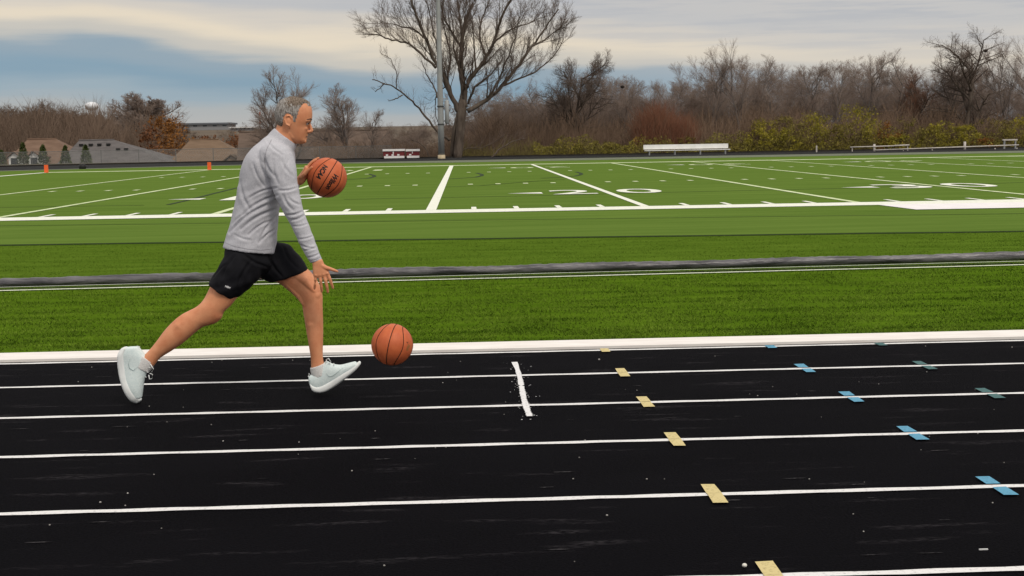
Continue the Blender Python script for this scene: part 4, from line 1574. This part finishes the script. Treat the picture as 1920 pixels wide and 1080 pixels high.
# head
HD = 8.04
headrows = [(541, 184, 556, 183.5, HD, .026), (532, 187, 567, 186, HD, .044), (524, 193, 577, 191, HD, .062), (519, 202, 583, 199, HD, .073), (517.5, 213, 585.5, 209, HD, .078),
            (519, 224, 585.5, 219, HD, .078), (521.5, 232, 584, 227, HD, .075), (526, 240, 579, 236, HD, .070), (532, 247, 578.5, 243, HD, .065),
            (539, 254, 576.5, 251, HD, .059), (545, 260, 574.5, 258, HD, .052), (550, 265.5, 574, 264, HD, .042), (557, 269, 570, 268.5, HD, .026)]
loft(b, headrows, 4, 32, .006, .004, 2.25)
q = lambda x, y, o=0.0: P(x, y, HD + o)
caps(b, [q(579.5, 229), q(582.5, 238), q(584.3, 244.5)], [.0065, .0085, .0105])
caps(b, [q(584.0, 245.8), q(579, 248)], [.0095, .008])
for s_ in (-1, 1):
    caps(b, [q(580.5, 246.5, s_ * .010), q(578.5, 247.5, s_ * .013)], [.0075, .006])
    caps(b, [q(582.3, 224.8, s_ * .008), q(580.5, 224.5, s_ * .032), q(575, 226.5, s_ * .052)], [.0085, .0085, .007])      # brow ridge
    caps(b, [q(572, 241, s_ * .030), q(564, 243, s_ * .040), q(554, 242, s_ * .046)], [.015, .019, .016])          # cheekbone
    caps(b, [q(545, 249, s_ * .040), q(549, 256, s_ * .036), q(560, 261.5, s_ * .027), q(569, 264, s_ * .012)], [.020, .020, .016, .012])           # jaw
    # ear with rim
    R_ = Matrix.Rotation(math.radians(-14), 3, 'Y')
    b.sphere(q(540, 227.5, s_ * .078), (.0165, .0065, .028), 14, 10, R_)
    caps(b, [q(544, 236, s_ * .081), q(536, 233.5, s_ * .086), q(533.5, 224, s_ * .088), q(537, 217.5, s_ * .087), q(543, 217, s_ * .083), q(546, 222, s_ * .078)], [.0045, .0045, .005, .005, .0045, .004], 8)
    caps(b, [q(541.5, 237, s_ * .078), q(541.8, 240, s_ * .076)], [.006, .005], 8)
# lips and chin
caps(b, [q(573.5, 254, -.020), q(575.8, 253.6, 0), q(573.5, 254, .020)], [.004, .0062, .004], 8)
caps(b, [q(572.6, 259.4, -.018), q(574.8, 259.2, 0), q(572.6, 259.4, .018)], [.004, .0066, .004], 8)
caps(b, [q(570.5, 264.6, -.012), q(570.5, 264.6, .012)], [.0135, .0135])
# neck
loft(b, [(497, 285, 548, 300, 8.04, .085), (508, 258, 551, 283, 8.04, .066), (516, 244, 556, 268, 8.04, .058), (520, 233, 560, 256, 8.04, .056), (527, 224, 562, 243, 8.04, .054)], 4, 24, .02, .02)
# torso inside the shirt
loft(b, [(430, 470, 508, 480, 8.05, .145), (440, 430, 512, 440, 8.05, .145), (452, 390, 515, 400, 8.05, .145), (456, 345, 530, 352, 8.05, .16),
         (464, 310, 543, 318, 8.05, .175), (480, 284, 545, 294, 8.05, .14), (500, 266, 545, 285, 8.05, .08)], 3, 24, .03, .02)
# pelvis
loft(b, [(430, 455, 508, 462, 8.05, .15), (424, 480, 505, 500, 8.05, .155), (430, 505, 490, 515, 8.05, .13)], 3, 24, .03, .03)
# near (trailing, right) leg
loft(b, [(426, 470, 490, 490, 7.97, .085), (408, 508, 470, 535, 7.95, .082), (396, 533, 447, 556, 7.94, .074), (384.5, 557, 433, 573, 7.93, .064),
         (374.5, 570, 420, 585, 7.92, .057), (365, 577, 415.5, 597, 7.92, .055), (354, 582.5, 402, 607, 7.92, .050), (340, 590, 380, 613.5, 7.92, .050),
         (325, 602, 360, 629, 7.92, .054), (308, 620, 341, 645, 7.92, .052), (294, 639, 320, 659, 7.92, .043), (281, 655, 301, 671, 7.92, .034),
         (268, 668, 290, 684, 7.92, .033), (255, 680, 282, 694, 7.92, .034)], 3, 24, .04, .02)
b.sphere(P(404, 591, 7.92), (.034, .044, .036), 12, 8)
# calf, shin and knee relief
caps(b, [P(352, 600, 7.905), P(337, 612, 7.900), P(316, 633, 7.905)], [.030, .036, .028])
caps(b, [P(402, 592, 7.912), P(407, 586, 7.912)], [.018, .016])
caps(b, [P(262, 680, 7.92), P(250, 705, 7.92), P(248, 735, 7.925), P(256, 747, 7.925)], [.035, .034, .032, .02])
# far (leading, left) leg
loft(b, [(455, 512, 500, 462, 8.14, .09), (494, 524, 534, 474, 8.12, .086), (519, 529, 557, 488, 8.10, .080), (541, 545, 581, 508, 8.08, .071),
         (556, 559, 594, 524, 8.07, .063), (564, 568, 602, 541, 8.06, .058), (567, 575, 605, 556, 8.06, .056), (568, 583, 605, 571, 8.055, .053),
         (570.5, 598, 605.5, 588, 8.05, .053), (573.5, 616, 606, 606, 8.05, .053), (577, 636, 606, 628, 8.045, .048), (580.5, 657, 605.5, 650, 8.04, .040),
         (583, 675, 605.5, 669, 8.04, .035), (583.5, 692, 608, 684, 8.04, .036), (586, 706, 614, 698, 8.04, .036)], 3, 24, .04, .02)
b.sphere(P(594, 554, 8.05), (.028, .042, .038), 12, 8)
caps(b, [P(583, 592, 8.032), P(585, 608, 8.028), P(589, 632, 8.032)], [.028, .034, .026])
caps(b, [P(548, 512, 8.04), P(572, 527, 8.02), P(588, 546, 8.018)], [.026, .024, .014])
caps(b, [P(540, 532, 8.05), P(560, 555, 8.03), P(570, 572, 8.03)], [.020, .014, .010])

caps(b, [P(596, 705, 8.04), P(618, 706, 8.04), P(645, 696, 8.04), P(662, 687, 8.04)], [.036, .034, .030, .018])
# arms inside sleeves
loft(b, [(500, 300, 545, 298, 7.91, .05), (512, 350, 552, 352, 7.88, .05), (532, 390, 560, 388, 7.865, .040), (553, 425, 572, 418, 7.865, .032), (571, 462, 587, 454, 7.855, .026),
         (584.5, 489, 600, 482, 7.845, .022), (586, 498, 605, 490, 7.838, .022)], 3, 18, .03, .005)
# near hand: palm back faces the camera
loft(b, [(585.5, 492, 604.5, 486, 7.838, .021), (586, 500, 608, 495, 7.836, .018), (586.5, 508, 613, 503, 7.834, .0165), (587, 516, 617.5, 510, 7.832, .015), (589, 521, 618.5, 515.5, 7.832, .012)], 3, 20, .004, .005, 2.6)
HN = 7.832
caps(b, [P(613.5, 512, HN), P(618.5, 523, HN - .004), P(621.5, 532, HN + .002), P(624.2, 540, HN + .012)], [.0112, .0100, .0093, .0078])
caps(b, [P(606.5, 514, HN), P(610.5, 526, HN - .006), P(613, 537, HN), P(614.6, 547.5, HN + .012)], [.0112, .0103, .0096, .0080])
caps(b, [P(599.5, 515, HN), P(601.3, 527, HN - .006), P(602.6, 537, HN), P(603.4, 546.5, HN + .013)], [.0110, .0100, .0093, .0078])
caps(b, [P(592, 516, HN), P(591.5, 525, HN - .003), P(590.6, 533, HN + .004), P(589.6, 541, HN + .015)], [.0104, .0092, .0086, .0073])
caps(b, [P(602, 497, HN), P(611, 502, HN - .004), P(619, 504, HN - .010), P(626, 506.5, HN - .014), P(632.5, 509, HN - .012)], [.015, .0135, .0105, .0095, .0072])
for k_, (x, y) in enumerate(((614, 513), (607, 515), (600, 516), (592.5, 516.5))):
    b.sphere(P(x, y, HN - .010), .0078, 8, 6)
# far arm: upper arm hidden by the chest, forearm coming forward
loft(b, [(500, 300, 540, 300, 8.22, .05), (486, 350, 520, 352, 8.28, .045), (480, 375, 508, 385, 8.30, .042)], 3, 18, .03, .03)
loft(b, [(482, 365, 496, 392, 8.30, .042), (520, 350, 528, 372, 8.27, .036), (548, 336, 556, 352, 8.24, .026), (557, 331, 566, 346, 8.235, .024)], 3, 18, .03, .01)
# far hand on the ball
BC = P(613, 333, 8.228)
BR = 0.1194
loft(b, [(556, 333, 566, 347, 8.235, .026), (563, 325, 573.5, 339, 8.232, .034), (568.5, 317, 578, 326, 8.232, .040), (571.5, 311, 580, 319, 8.233, .040)], 3, 20, .004, .01, 2.5)


def onball(th, yo, r):
    rr = math.sqrt(max(1e-5, (BR + r) ** 2 - yo * yo))
    th = math.radians(th)
    return BC + CR * (rr * math.cos(th)) + CU * (rr * math.sin(th)) + Vector((0, yo, 0))


for yo, t0, t1, r in ((-.028, 158, 120, .0088), (-.004, 157, 113, .0092), (.020, 157, 117, .0088), (.042, 160, 126, .0078)):
    caps(b, [onball(t0, yo * .8, r + .004), onball(t0 * .62 + t1 * .38, yo, r + .002), onball(t0 * .3 + t1 * .7, yo * 1.1, r + .001), onball(t1, yo * 1.2, r - .001)], [r + .001, r, r - .0005, r - .002])
caps(b, [P(565, 333, 8.205), P(572, 326, 8.185), onball(154, -.066, .010), onball(143, -.074, .008)], [.014, .0125, .0098, .0082])
body = remesh('body', b, .0034, 6, skin, man)

# ---- clothing
FOLDS = [(500, 384, 431, 436, 5, 8), (516, 393, 452, 430, 5, 9), (506, 414, 466, 441, 4, 7), (516, 430, 486, 456, 4, 6), (520, 366, 456, 402, 5, 8), (519, 352, 466, 372, 4, 6),
         (520, 404, 485, 455, 4, 5), (484, 296, 506, 340, 5, 6), (474, 306, 498, 352, 4, 5), (494, 290, 514, 330, 5, 6), (440, 440, 470, 450, 4, 4),
         (450, 340, 470, 395, 6, 5), (462, 400, 436, 420, 4, 4),
         (524, 357, 556, 352, 3.5, 6), (531, 366, 549, 394, 4, 7), (538, 403, 566, 397, 3.5, 7), (545, 413, 570, 404, 3.5, 6), (541, 372, 562, 384, 4, 5),
         (558, 448, 586, 443, 3, 5), (562, 458, 592, 466, 3, 5), (576, 483, 601, 474, 3, 5), (570, 470, 594, 462, 3, 4), (548, 424, 576, 420, 3, 4),
         (528, 300, 548, 330, 5, 4), (512, 300, 522, 345, 5, 5), (500, 262, 530, 290, 4, 4), (540, 300, 534, 340, 5, 4)]


def seg_d(x, y, s_):
    ax, ay, bx, by = s_[:4]
    dx, dy = bx - ax, by - ay
    L2 = dx * dx + dy * dy
    t_ = ((x - ax) * dx + (y - ay) * dy) / L2
    tc_ = np.clip(t_, 0, 1)
    # slightly curved crease
    bow = .07 * math.sqrt(L2) * np.sin(tc_ * PI)
    nx, ny = -dy / math.sqrt(L2), dx / math.sqrt(L2)
    qx, qy = ax + dx * tc_ + nx * bow, ay + dy * tc_ + ny * bow
    sd = (x - qx) * nx + (y - qy) * ny
    return np.hypot(x - qx, y - qy), sd, tc_


def fold_disp(folds, zmax=8.2, noise=.0016):
    def f_(co, no):
        x, y = to_px(co)
        side = np.clip(-no[:, 1] * 1.6 + .35, 0, 1)
        d_ = np.zeros(len(co))
        for s_ in folds:
            dist, sd, t_ = seg_d(x, y, s_)
            w, A_ = s_[4] * .85, s_[5] * .00072
            end = np.sin(np.clip(t_ * .9 + .05, 0, 1) * PI) ** .5
            d_ += A_ * end * (np.exp(-((dist - w * 1.1) / w) ** 2) * .7 * (dist < w * 4) - 1.25 * np.exp(-(dist / (w * .62)) ** 2))
        wv = noise * (np.sin(x * .11 + y * .17 + np.sin(y * .07) * 2) + .6 * np.sin(x * .23 - y * .13 + co[:, 1] * 20))
        return d_ * side + wv * .6
    return f_


b = MB()
loft(b, [(419, 463, 516, 475, 8.05, .170), (422, 451, 517.5, 463, 8.05, .168), (430, 427, 519.5, 440, 8.05, .160), (437, 398, 521, 412, 8.05, .158), (443.5, 370, 526, 382, 8.05, .162),
         (448, 343, 538, 354, 8.05, .172), (452, 318, 549, 328, 8.05, .184), (459, 298, 553, 306, 8.05, .188), (472, 279, 553, 290, 8.05, .165), (490, 263, 551, 281, 8.05, .12), (505, 252, 550, 278, 8.05, .082)],
     4, 36, 0, .01, 2.2)
# collar
loft(b, [(496, 262, 549, 293, 8.045, .088), (503, 252, 552, 284, 8.045, .078), (509, 246, 554.5, 277, 8.045, .071), (515, 240, 556.5, 270, 8.045, .067)], 3, 30)
b.sphere(P(516, 293, 7.915), (.098, .082, .082), 18, 12)
b.sphere(P(516, 296, 8.185), (.090, .082, .080), 18, 12)
loft(b, [(488, 287, 549, 287, 7.915, .078), (497, 316, 555.5, 315, 7.89, .072), (507, 342, 558, 342, 7.88, .066), (517, 370, 563, 368, 7.87, .059), (529, 393, 568, 389, 7.865, .054),
         (541, 414, 574, 408, 7.865, .050), (552, 436, 582, 429, 7.86, .047), (562.5, 459, 590, 450, 7.855, .042), (573, 478, 597, 470, 7.85, .037), (582.5, 493.5, 604.5, 486.5, 7.845, .031)], 4, 28, .02, 0, 2.1)
loft(b, [(494, 300, 545, 300, 8.20, .07), (480, 350, 528, 355, 8.27, .058), (472, 378, 512, 392, 8.30, .05)], 4, 20, .03, .04)
loft(b, [(474, 366, 492, 398, 8.30, .050), (516, 346, 527, 375, 8.27, .042), (545, 333, 556, 355, 8.24, .031), (553, 330.5, 562.5, 349.5, 8.237, .029)], 3, 20, .03, 0)
shirt = remesh('long_sleeve_top', b, .0052, 5, shirt_m, man, fold_disp(FOLDS))
# hem band, cuffs, collar edge as slim raised stitching
seam_m = mat('grey_stitching', (0.28, 0.275, 0.30), rough=.9)
bv = BVHTree.FromObject(shirt, bpy.context.evaluated_depsgraph_get())


def on_surface(bvh, x, y, lift=.001, Dstart=7.0):
    o_ = P(x, y, Dstart)
    d_ = (o_ - CPOS).normalized()
    h = bvh.ray_cast(o_, d_, 3.0)
    return (h[0] + h[1] * lift) if h[0] else None


def stitch(name, pxs, r, m, parent, bvh, sub=6):
    pts = []
    for i in range(len(pxs) - 1):
        for j in range(sub):
            t_ = j / sub
            h = on_surface(bvh, pxs[i][0] * (1 - t_) + pxs[i + 1][0] * t_, pxs[i][1] * (1 - t_) + pxs[i + 1][1] * t_, r * .2)
            if h:
                pts.append(h)
    if len(pts) > 2:
        mb = MB()
        mb.tube(pts, r, 6)
        return mb.build(name, m, parent, True)


stitch('shoulder_seam', [(509, 262), (500, 280), (496, 300), (499, 322), (508, 340)], .0016, seam_m, shirt, bv)
stitch('hem_stitch', [(422, 455), (440, 462), (465, 467), (490, 469), (513, 466)], .0014, seam_m, shirt, bv)
stitch('cuff_stitch', [(580, 488), (592, 486), (602, 481)], .0014, seam_m, shirt, bv)

b = MB()
loft(b, [(428, 452, 510, 458, 8.05, .145), (424, 464, 511, 470, 8.05, .155), (420, 484, 512, 496, 8.05, .168), (424, 505, 496, 514, 8.05, .15)], 4, 32, .01, .03)
loft(b, [(427, 464, 500, 480, 7.99, .10), (415, 490, 492, 508, 7.97, .112), (405, 508, 478, 532, 7.96, .108), (393.5, 524, 455, 551, 7.95, .104), (392, 531, 437, 561, 7.945, .100)], 4, 30, .03, 0, 2.2)
loft(b, [(452, 506, 510, 455, 8.11, .10), (480, 516, 533, 455, 8.12, .112), (497, 526, 553, 470, 8.11, .108), (508, 529, 568, 489, 8.10, .100), (512, 528.5, 578.5, 506.5, 8.09, .092)], 4, 30, .03, 0, 2.2)
SF = [(440, 480, 412, 530, 5, 8), (470, 490, 445, 545, 5, 7), (500, 470, 530, 520, 5, 8), (530, 462, 560, 505, 5, 7), (455, 475, 500, 500, 5, 7), (425, 495, 400, 520, 4, 5)]
shorts = remesh('shorts', b, .0055, 5, short_m, man, fold_disp(SF, noise=.004))
bvs = BVHTree.FromObject(shorts, bpy.context.evaluated_depsgraph_get())
logo_m = mat('light_grey_logo', (0.42, 0.42, 0.43), rough=.5)
# small emblem: two interlocking open arcs
mb = MB()
for sg in (-1, 1):
    pts = []
    for i in range(13):
        a = PI * (.08 + .84 * i / 12)
        ex, ey = math.cos(a) * 5.4, sg * (3.2 - math.sin(a) * 4.2)
        rx, ry = ex * .94 - ey * .34, ex * .34 + ey * .94
        h = on_surface(bvs, 427 + rx, 538.5 + ry, .0012)
        if h:
            pts.append(h)
    if len(pts) > 3:
        k = len(pts)
        mb.tube(pts, [.0012 + .0028 * math.sin(PI * i / (k - 1)) for i in range(k)], 6)
mb.build('logo', logo_m, shorts, True)

# ---- hair
hm = MB()
loft(hm, [(r_[0] - 1.4, r_[1] - (1.2 if i < 3 else 0), r_[2] + .8, r_[3] - (1.2 if i < 3 else 0), r_[4], r_[5] + .0038) for i, r_ in enumerate(headrows)], 8, 96, .006, .004, 2.25)
hv = np.array(hm.v)
hx, hy = to_px(hv)
side_off = np.abs(hv[:, 1] - HD)
POLY_SIDE = [(500, 170), (575, 170), (579, 190), (569, 194), (562, 203), (560, 213), (557, 222), (553.5, 233), (549.5, 234), (548, 222), (544, 214), (536, 213), (531, 219), (530.5, 232), (526, 241), (514, 240), (505, 220)]
POLY_TOP = [(500, 170), (578, 170), (584.5, 193), (583, 200), (572, 197), (560, 205), (520, 240), (505, 230)]


def inside(x, y, poly):
    c_ = np.zeros(len(x), bool)
    j = len(poly) - 1
    for i in range(len(poly)):
        xi, yi = poly[i]
        xj, yj = poly[j]
        cond = ((yi > y) != (yj > y)) & (x < (xj - xi) * (y - yi) / (yj - yi + 1e-9) + xi)
        c_ ^= cond
        j = i
    return c_


ok = np.where(side_off > .042, inside(hx, hy, POLY_SIDE), inside(hx, hy, POLY_TOP))
hf = [f_ for f_ in hm.f if len(f_) == 4 and sum(ok[i] for i in f_) >= 3]
hf += [f_ for f_ in hm.f if len(f_) > 4 and all(ok[i] for i in f_)]
used = sorted({i for f_ in hf for i in f_})
mp_ = {i: k for k, i in enumerate(used)}
rh = random.Random(9)
cc = np.array(P(548, 225, HD))
V0 = []
edge_n = {}
for f_ in hf:
    for i in f_:
        edge_n[i] = edge_n.get(i, 0) + 1
for i in used:
    p = hv[i]
    d_ = p - cc
    d_ /= np.linalg.norm(d_)
    amt = rh.uniform(-.0014, .0020) if edge_n[i] >= 4 else -.0045
    V0.append(tuple(p + d_ * amt))
hair = mesh_obj('hair', V0, [tuple(mp_[i] for i in f_) for f_ in hf], hair_m, man, True)
hair.data.materials.append(hair_top)
cen = np.array([np.mean([V0[mp_[i]] for i in f_], axis=0) for f_ in hf])
px_, py_ = to_px(cen)
for i, pl in enumerate(hair.data.polygons):
    if py_[i] < 197 + rh.uniform(-4, 4) - (px_[i] - 560) * .12 and px_[i] > 538 + rh.uniform(-6, 6):
        pl.material_index = 1
    if py_[i] > 229 + rh.uniform(-3, 3) and px_[i] < 532:
        pl.material_index = 1

# face details
bb = BVHTree.FromObject(body, bpy.context.evaluated_depsgraph_get())
for s_ in (-1, 1):
    eb = MB()
    caps(eb, [q(584.5, 224, s_ * .014), q(582.5, 222.8, s_ * .034), q(575.5, 224.5, s_ * .056)], [.0030, .0042, .0022], 8)
    eb.build('eyebrow', dark, man, True)
    ey = MB().sphere(q(575.6, 231.0, s_ * .034), .0118, 14, 10).build('eye', mat('eye_white', (0.55, 0.5, 0.47), rough=.2), man, True)
    MB().sphere(q(578.0, 231.3, s_ * .038), .0062, 10, 8).build('iris', dark, ey, True)
    lid = MB()
    caps(lid, [q(580.8, 229.6, s_ * .020), q(580.6, 228.2, s_ * .036), q(575.5, 230.6, s_ * .050)], [.0024, .0032, .0022], 8)
    lid.build('eyelid', mat('shaded_lid', (0.20, 0.10, 0.065), rough=.7), man, True)
lipm = mat('lips', (0.40, 0.15, 0.11), rough=.5)
ml = MB()
caps(ml, [q(573.9, 256.8, -.022), q(575.3, 256.6, -.008), q(575.3, 256.6, .008), q(573.9, 256.8, .022)], [.0018, .0024, .0024, .0018], 8)
ml.build('mouth', mat('mouth_line', (0.14, 0.045, 0.035), rough=.7), man, True)
MB().sphere(q(581, 248.6, -.008), (.003, .0028, .002), 8, 6).build('nostril', dark, man, True)

# ---- shoes
def shoe(rows_up, rows_so, D, tab, laces, label=None, tilt=None):
    e_ = MB()
    loft(e_, rows_up, 4, 26, .012, .014, 2.3)
    up_ = remesh('shoe', e_, .0042, 3, shoe_m, man)
    so = MB()
    loft(so, rows_so, 4, 26, .012, .012, 3.2)
    sole = remesh('sole', so, .0042, 2, sole_m, up_)
    tb = MB()
    tb.tube([P(*p_) for p_ in tab], .0028, 6)
    tb.build('heel_tab', sole_m, up_, True)
    lc = MB()
    for l_ in laces:
        lc.tube([P(*p_) for p_ in l_], .0027, 6)
    lc.build('lace', sole_m, up_, True)
    return up_


# near shoe: toe down, sole to the left
sD = 7.92
s1 = shoe([(229, 655, 262, 652, sD, .030), (225, 664, 272, 664, sD, .036), (225.5, 676, 283, 677, sD, .037), (226.5, 690, 279, 692, sD, .038), (229, 704, 273, 705, sD, .042),
           (232.5, 718, 270, 718, sD, .046), (238, 732, 268, 731, sD, .046), (246, 745, 266.5, 743, sD, .038)],
          [(226, 655, 239, 652, sD, .030), (221.5, 665, 235, 663, sD, .039), (221, 680, 236, 679, sD, .038), (223, 697, 238, 694, sD, .039), (226.5, 712, 241, 709, sD, .046), (231, 726, 246, 721, sD, .051),
           (237, 739, 253, 733, sD, .049), (245, 750, 260, 742, sD, .040), (253, 755.5, 265, 747, sD, .024)], sD,
          [(253, 653, sD), (257, 649, sD), (262, 650, sD), (261, 657, sD)],
          [[(282, 683, sD - .03), (288, 692, sD - .035), (284, 698, sD - .03)], [(281, 700, sD - .03), (286, 702, sD - .035), (285, 710, sD - .035), (280, 711, sD - .03), (279, 703, sD - .03)],
           [(280, 690, sD - .034), (283, 690, sD), (280, 690, sD + .034)], [(276, 698, sD - .034), (278.5, 698, sD), (276, 698, sD + .034)], [(272.5, 707, sD - .034), (274.5, 707, sD), (272.5, 707, sD + .034)]])
sD = 8.04
s2 = shoe([(584, 726, 581, 704, sD, .030), (592, 732, 588, 699, sD, .036), (604, 731, 600, 689, sD, .037), (617, 727, 611, 677, sD, .037), (630, 719, 624, 682, sD, .040), (644, 708, 638, 684, sD, .044),
           (657, 698, 652, 681, sD, .044), (668, 690, 664, 678, sD, .034)],
          [(583, 726, 582, 714, sD, .031), (588, 733.5, 585, 720, sD, .038), (600, 736, 596, 723, sD, .039), (613, 733, 608, 719, sD, .039), (628, 724.5, 622, 711, sD, .042), (643, 713.5, 637, 701, sD, .048),
           (657, 702.5, 651, 692, sD, .048), (668, 693, 664, 684, sD, .038), (675.5, 684, 672, 678, sD, .022)], sD,
          [(584, 706, sD), (579, 700, sD), (578, 706, sD), (582, 710, sD)],
          [[(611, 675, sD - .02), (616, 672, sD - .03), (620, 678, sD - .03), (615, 682, sD - .03)], [(612, 678.5, sD - .034), (612, 676, sD), (612, 678.5, sD + .034)], [(619, 682, sD - .034), (619, 679.5, sD), (619, 682, sD + .034)],
           [(626, 684, sD - .034), (626, 681.5, sD), (626, 684, sD + .034)]])
tick_m = mat('pale_grey_tick', (0.40, 0.48, 0.48), rough=.6)
for sh_, pts_ in ((s1, [(244, 672), (241, 682), (243, 690), (250, 695), (258, 688)]), (s2, [(612, 700), (617, 706), (625, 704), (634, 697), (643, 690)])):
    bt = BVHTree.FromObject(sh_, bpy.context.evaluated_depsgraph_get())
    hp = [on_surface(bt, x, y, .0012) for x, y in pts_]
    hp = [h for h in hp if h]
    if len(hp) > 2:
        MB().tube(hp, [.0008, .0018, .0025, .0018, .0008][:len(hp)], 6).build('tick_logo', tick_m, sh_, True)
# socks
for rows in ([(263, 663, 291, 681, 7.92, .037), (256, 672, 286, 690, 7.92, .038), (250, 682, 279, 699, 7.92, .038)], [(581, 690, 609, 680, 8.04, .039), (583, 700, 612, 690, 8.04, .039), (586, 710, 616, 700, 8.04, .038)]):
    b = MB()
    loft(b, rows, 4, 24)
    remesh('sock', b, .004, 3, sock_m, man)

# everything of the man hangs under one Empty at his feet
for o in [c_ for c_ in man.children]:
    o.matrix_parent_inverse = Matrix.Translation(-man.location)

# ---- basketballs
ball_m = mat('orange_brown_leather', (0.50, 0.105, 0.036), (0.57, 0.135, 0.046), .55, 22, 4, bump=.55, bscale=420, spec=.35, bdist=.0012)
seam_b = mat('dark_ball_seam', (0.035, 0.012, 0.007), rough=.8)
print_m = mat('black_ball_print', (0.012, 0.010, 0.010), rough=.6)
gold_m = mat('faded_gold_print', (0.22, 0.16, 0.05), rough=.6)
R = BR


def seam_curves():
    n_ = 120
    c = []
    c.append([Vector((math.cos(2 * PI * i / n_), math.sin(2 * PI * i / n_), 0)) for i in range(n_ + 1)])      # long seam (text runs beside it)
    c.append([Vector((0, math.cos(2 * PI * i / n_), math.sin(2 * PI * i / n_))) for i in range(n_ + 1)])
    for s_ in (-1, 1):
        pts = []
        for i in range(n_ + 1):
            a = 2 * PI * i / n_
            # closed loop round the z pole, bulging towards the equator on x
            lat = math.radians(30 + 11 * math.cos(2 * a))
            pts.append(Vector((math.cos(a) * math.cos(lat), math.sin(a) * math.cos(lat), s_ * math.sin(lat))))
        c.append(pts)
    return c


CUR = seam_curves()
nu, nv = 220, 110
bv_, bf_ = [], []
allp = np.array([p[:] for c in CUR for p in c])
for j in range(nv + 1):
    th = PI * j / nv
    for i in range(nu):
        ph = 2 * PI * i / nu
        bv_.append((math.sin(th) * math.cos(ph), math.sin(th) * math.sin(ph), math.cos(th)))
bv_ = np.array(bv_)
dens = []
for c in CUR:
    for i in range(len(c) - 1):
        for t_ in (0, .33, .66):
            dens.append(c[i].lerp(c[i + 1], t_).normalized()[:])
dens = np.array(dens)
dmin = np.array([np.min(np.linalg.norm(dens - p, axis=1)) for p in bv_])
rad_ = R * (1 - .016 * np.exp(-(dmin / .035) ** 2))
bvv = bv_ * rad_[:, None]
for j in range(nv):
    for i in range(nu):
        bf_.append((j * nu + i, (j + 1) * nu + i, (j + 1) * nu + (i + 1) % nu, j * nu + (i + 1) % nu))


def wrap_text(body_, w, h, cx, cz, m, name, shear=0.0, bold=.0, flip=1):
    """text laid on the ball: runs along +y round the ball from the +x side, letter tops towards +z"""
    me = text_mesh(body_, w, h, name, m, shear=shear, bold=bold)
    bm = bmesh.new()
    bm.from_mesh(me)
    bmesh.ops.triangulate(bm, faces=bm.faces)
    bmesh.ops.subdivide_edges(bm, edges=bm.edges, cuts=1)
    for v_ in bm.verts:
        a = (v_.co.x + cx) / R
        t_ = (v_.co.y + cz) / R
        v_.co = Vector((math.cos(a) * math.cos(t_), math.sin(a) * math.cos(t_), math.sin(t_))) * (R + .0006)
    bm.to_mesh(me)
    bm.free()
    return me


def make_ball(loc, rot, label, texts, body_label=None):
    e_ = empty('basketball', loc, label, 'basketball', None)
    e_.rotation_mode = 'QUATERNION'
    e_.rotation_quaternion = rot
    mesh_obj('ball_cover', bvv, bf_, ball_m, e_, True)
    for c in CUR:
        MB().tube([p * (R - .0022) for p in c], .0028, 8, cap=False).build('seam', seam_b, e_, True)
    for (body_, w, h, cx, cz, m, sh_, bo) in texts:
        link_data('lettering', wrap_text(body_, w, h, cx, cz, m, 'lettering', sh_, bo), e_)
    return e_


def basis(xv, yv):
    xv = xv.normalized()
    yv = (yv - xv * yv.dot(xv)).normalized()
    return Matrix((xv, yv, xv.cross(yv))).transposed().to_quaternion()


# upper ball: local +x faces the camera, +y runs along the text (down-left), +z = letter tops
BV = (CPOS - BC).normalized()
tdir = (CR * -.52 - CU * .855)
up_b = BV
qr = basis(up_b, tdir)
make_ball(BC, qr, "orange-brown basketball in the man's raised far hand, with black lettering", [
    ('NCAA', .104, .034, -.016, -.043, print_m, .25, .05),
    ('Wilson', .112, .036, .008, .040, print_m, .25, .04)])
BC2 = P(735.5, 646, 7.708)
BV2 = (CPOS - BC2).normalized()
x2 = (BV2 - CR * .16 + CU * .05).normalized()
qr2 = basis(x2, CU * -1.0 - CR * .22)
qq = Quaternion(CU, math.radians(-10))
make_ball(BC2, qr2, 'orange-brown basketball low over the track in mid bounce ahead of the front foot', [
    ('Wilson', .070, .024, -.005, .124, gold_m, .2, .01),
    ('W', .014, .016, -.046, .106, print_m, .2, .01)])
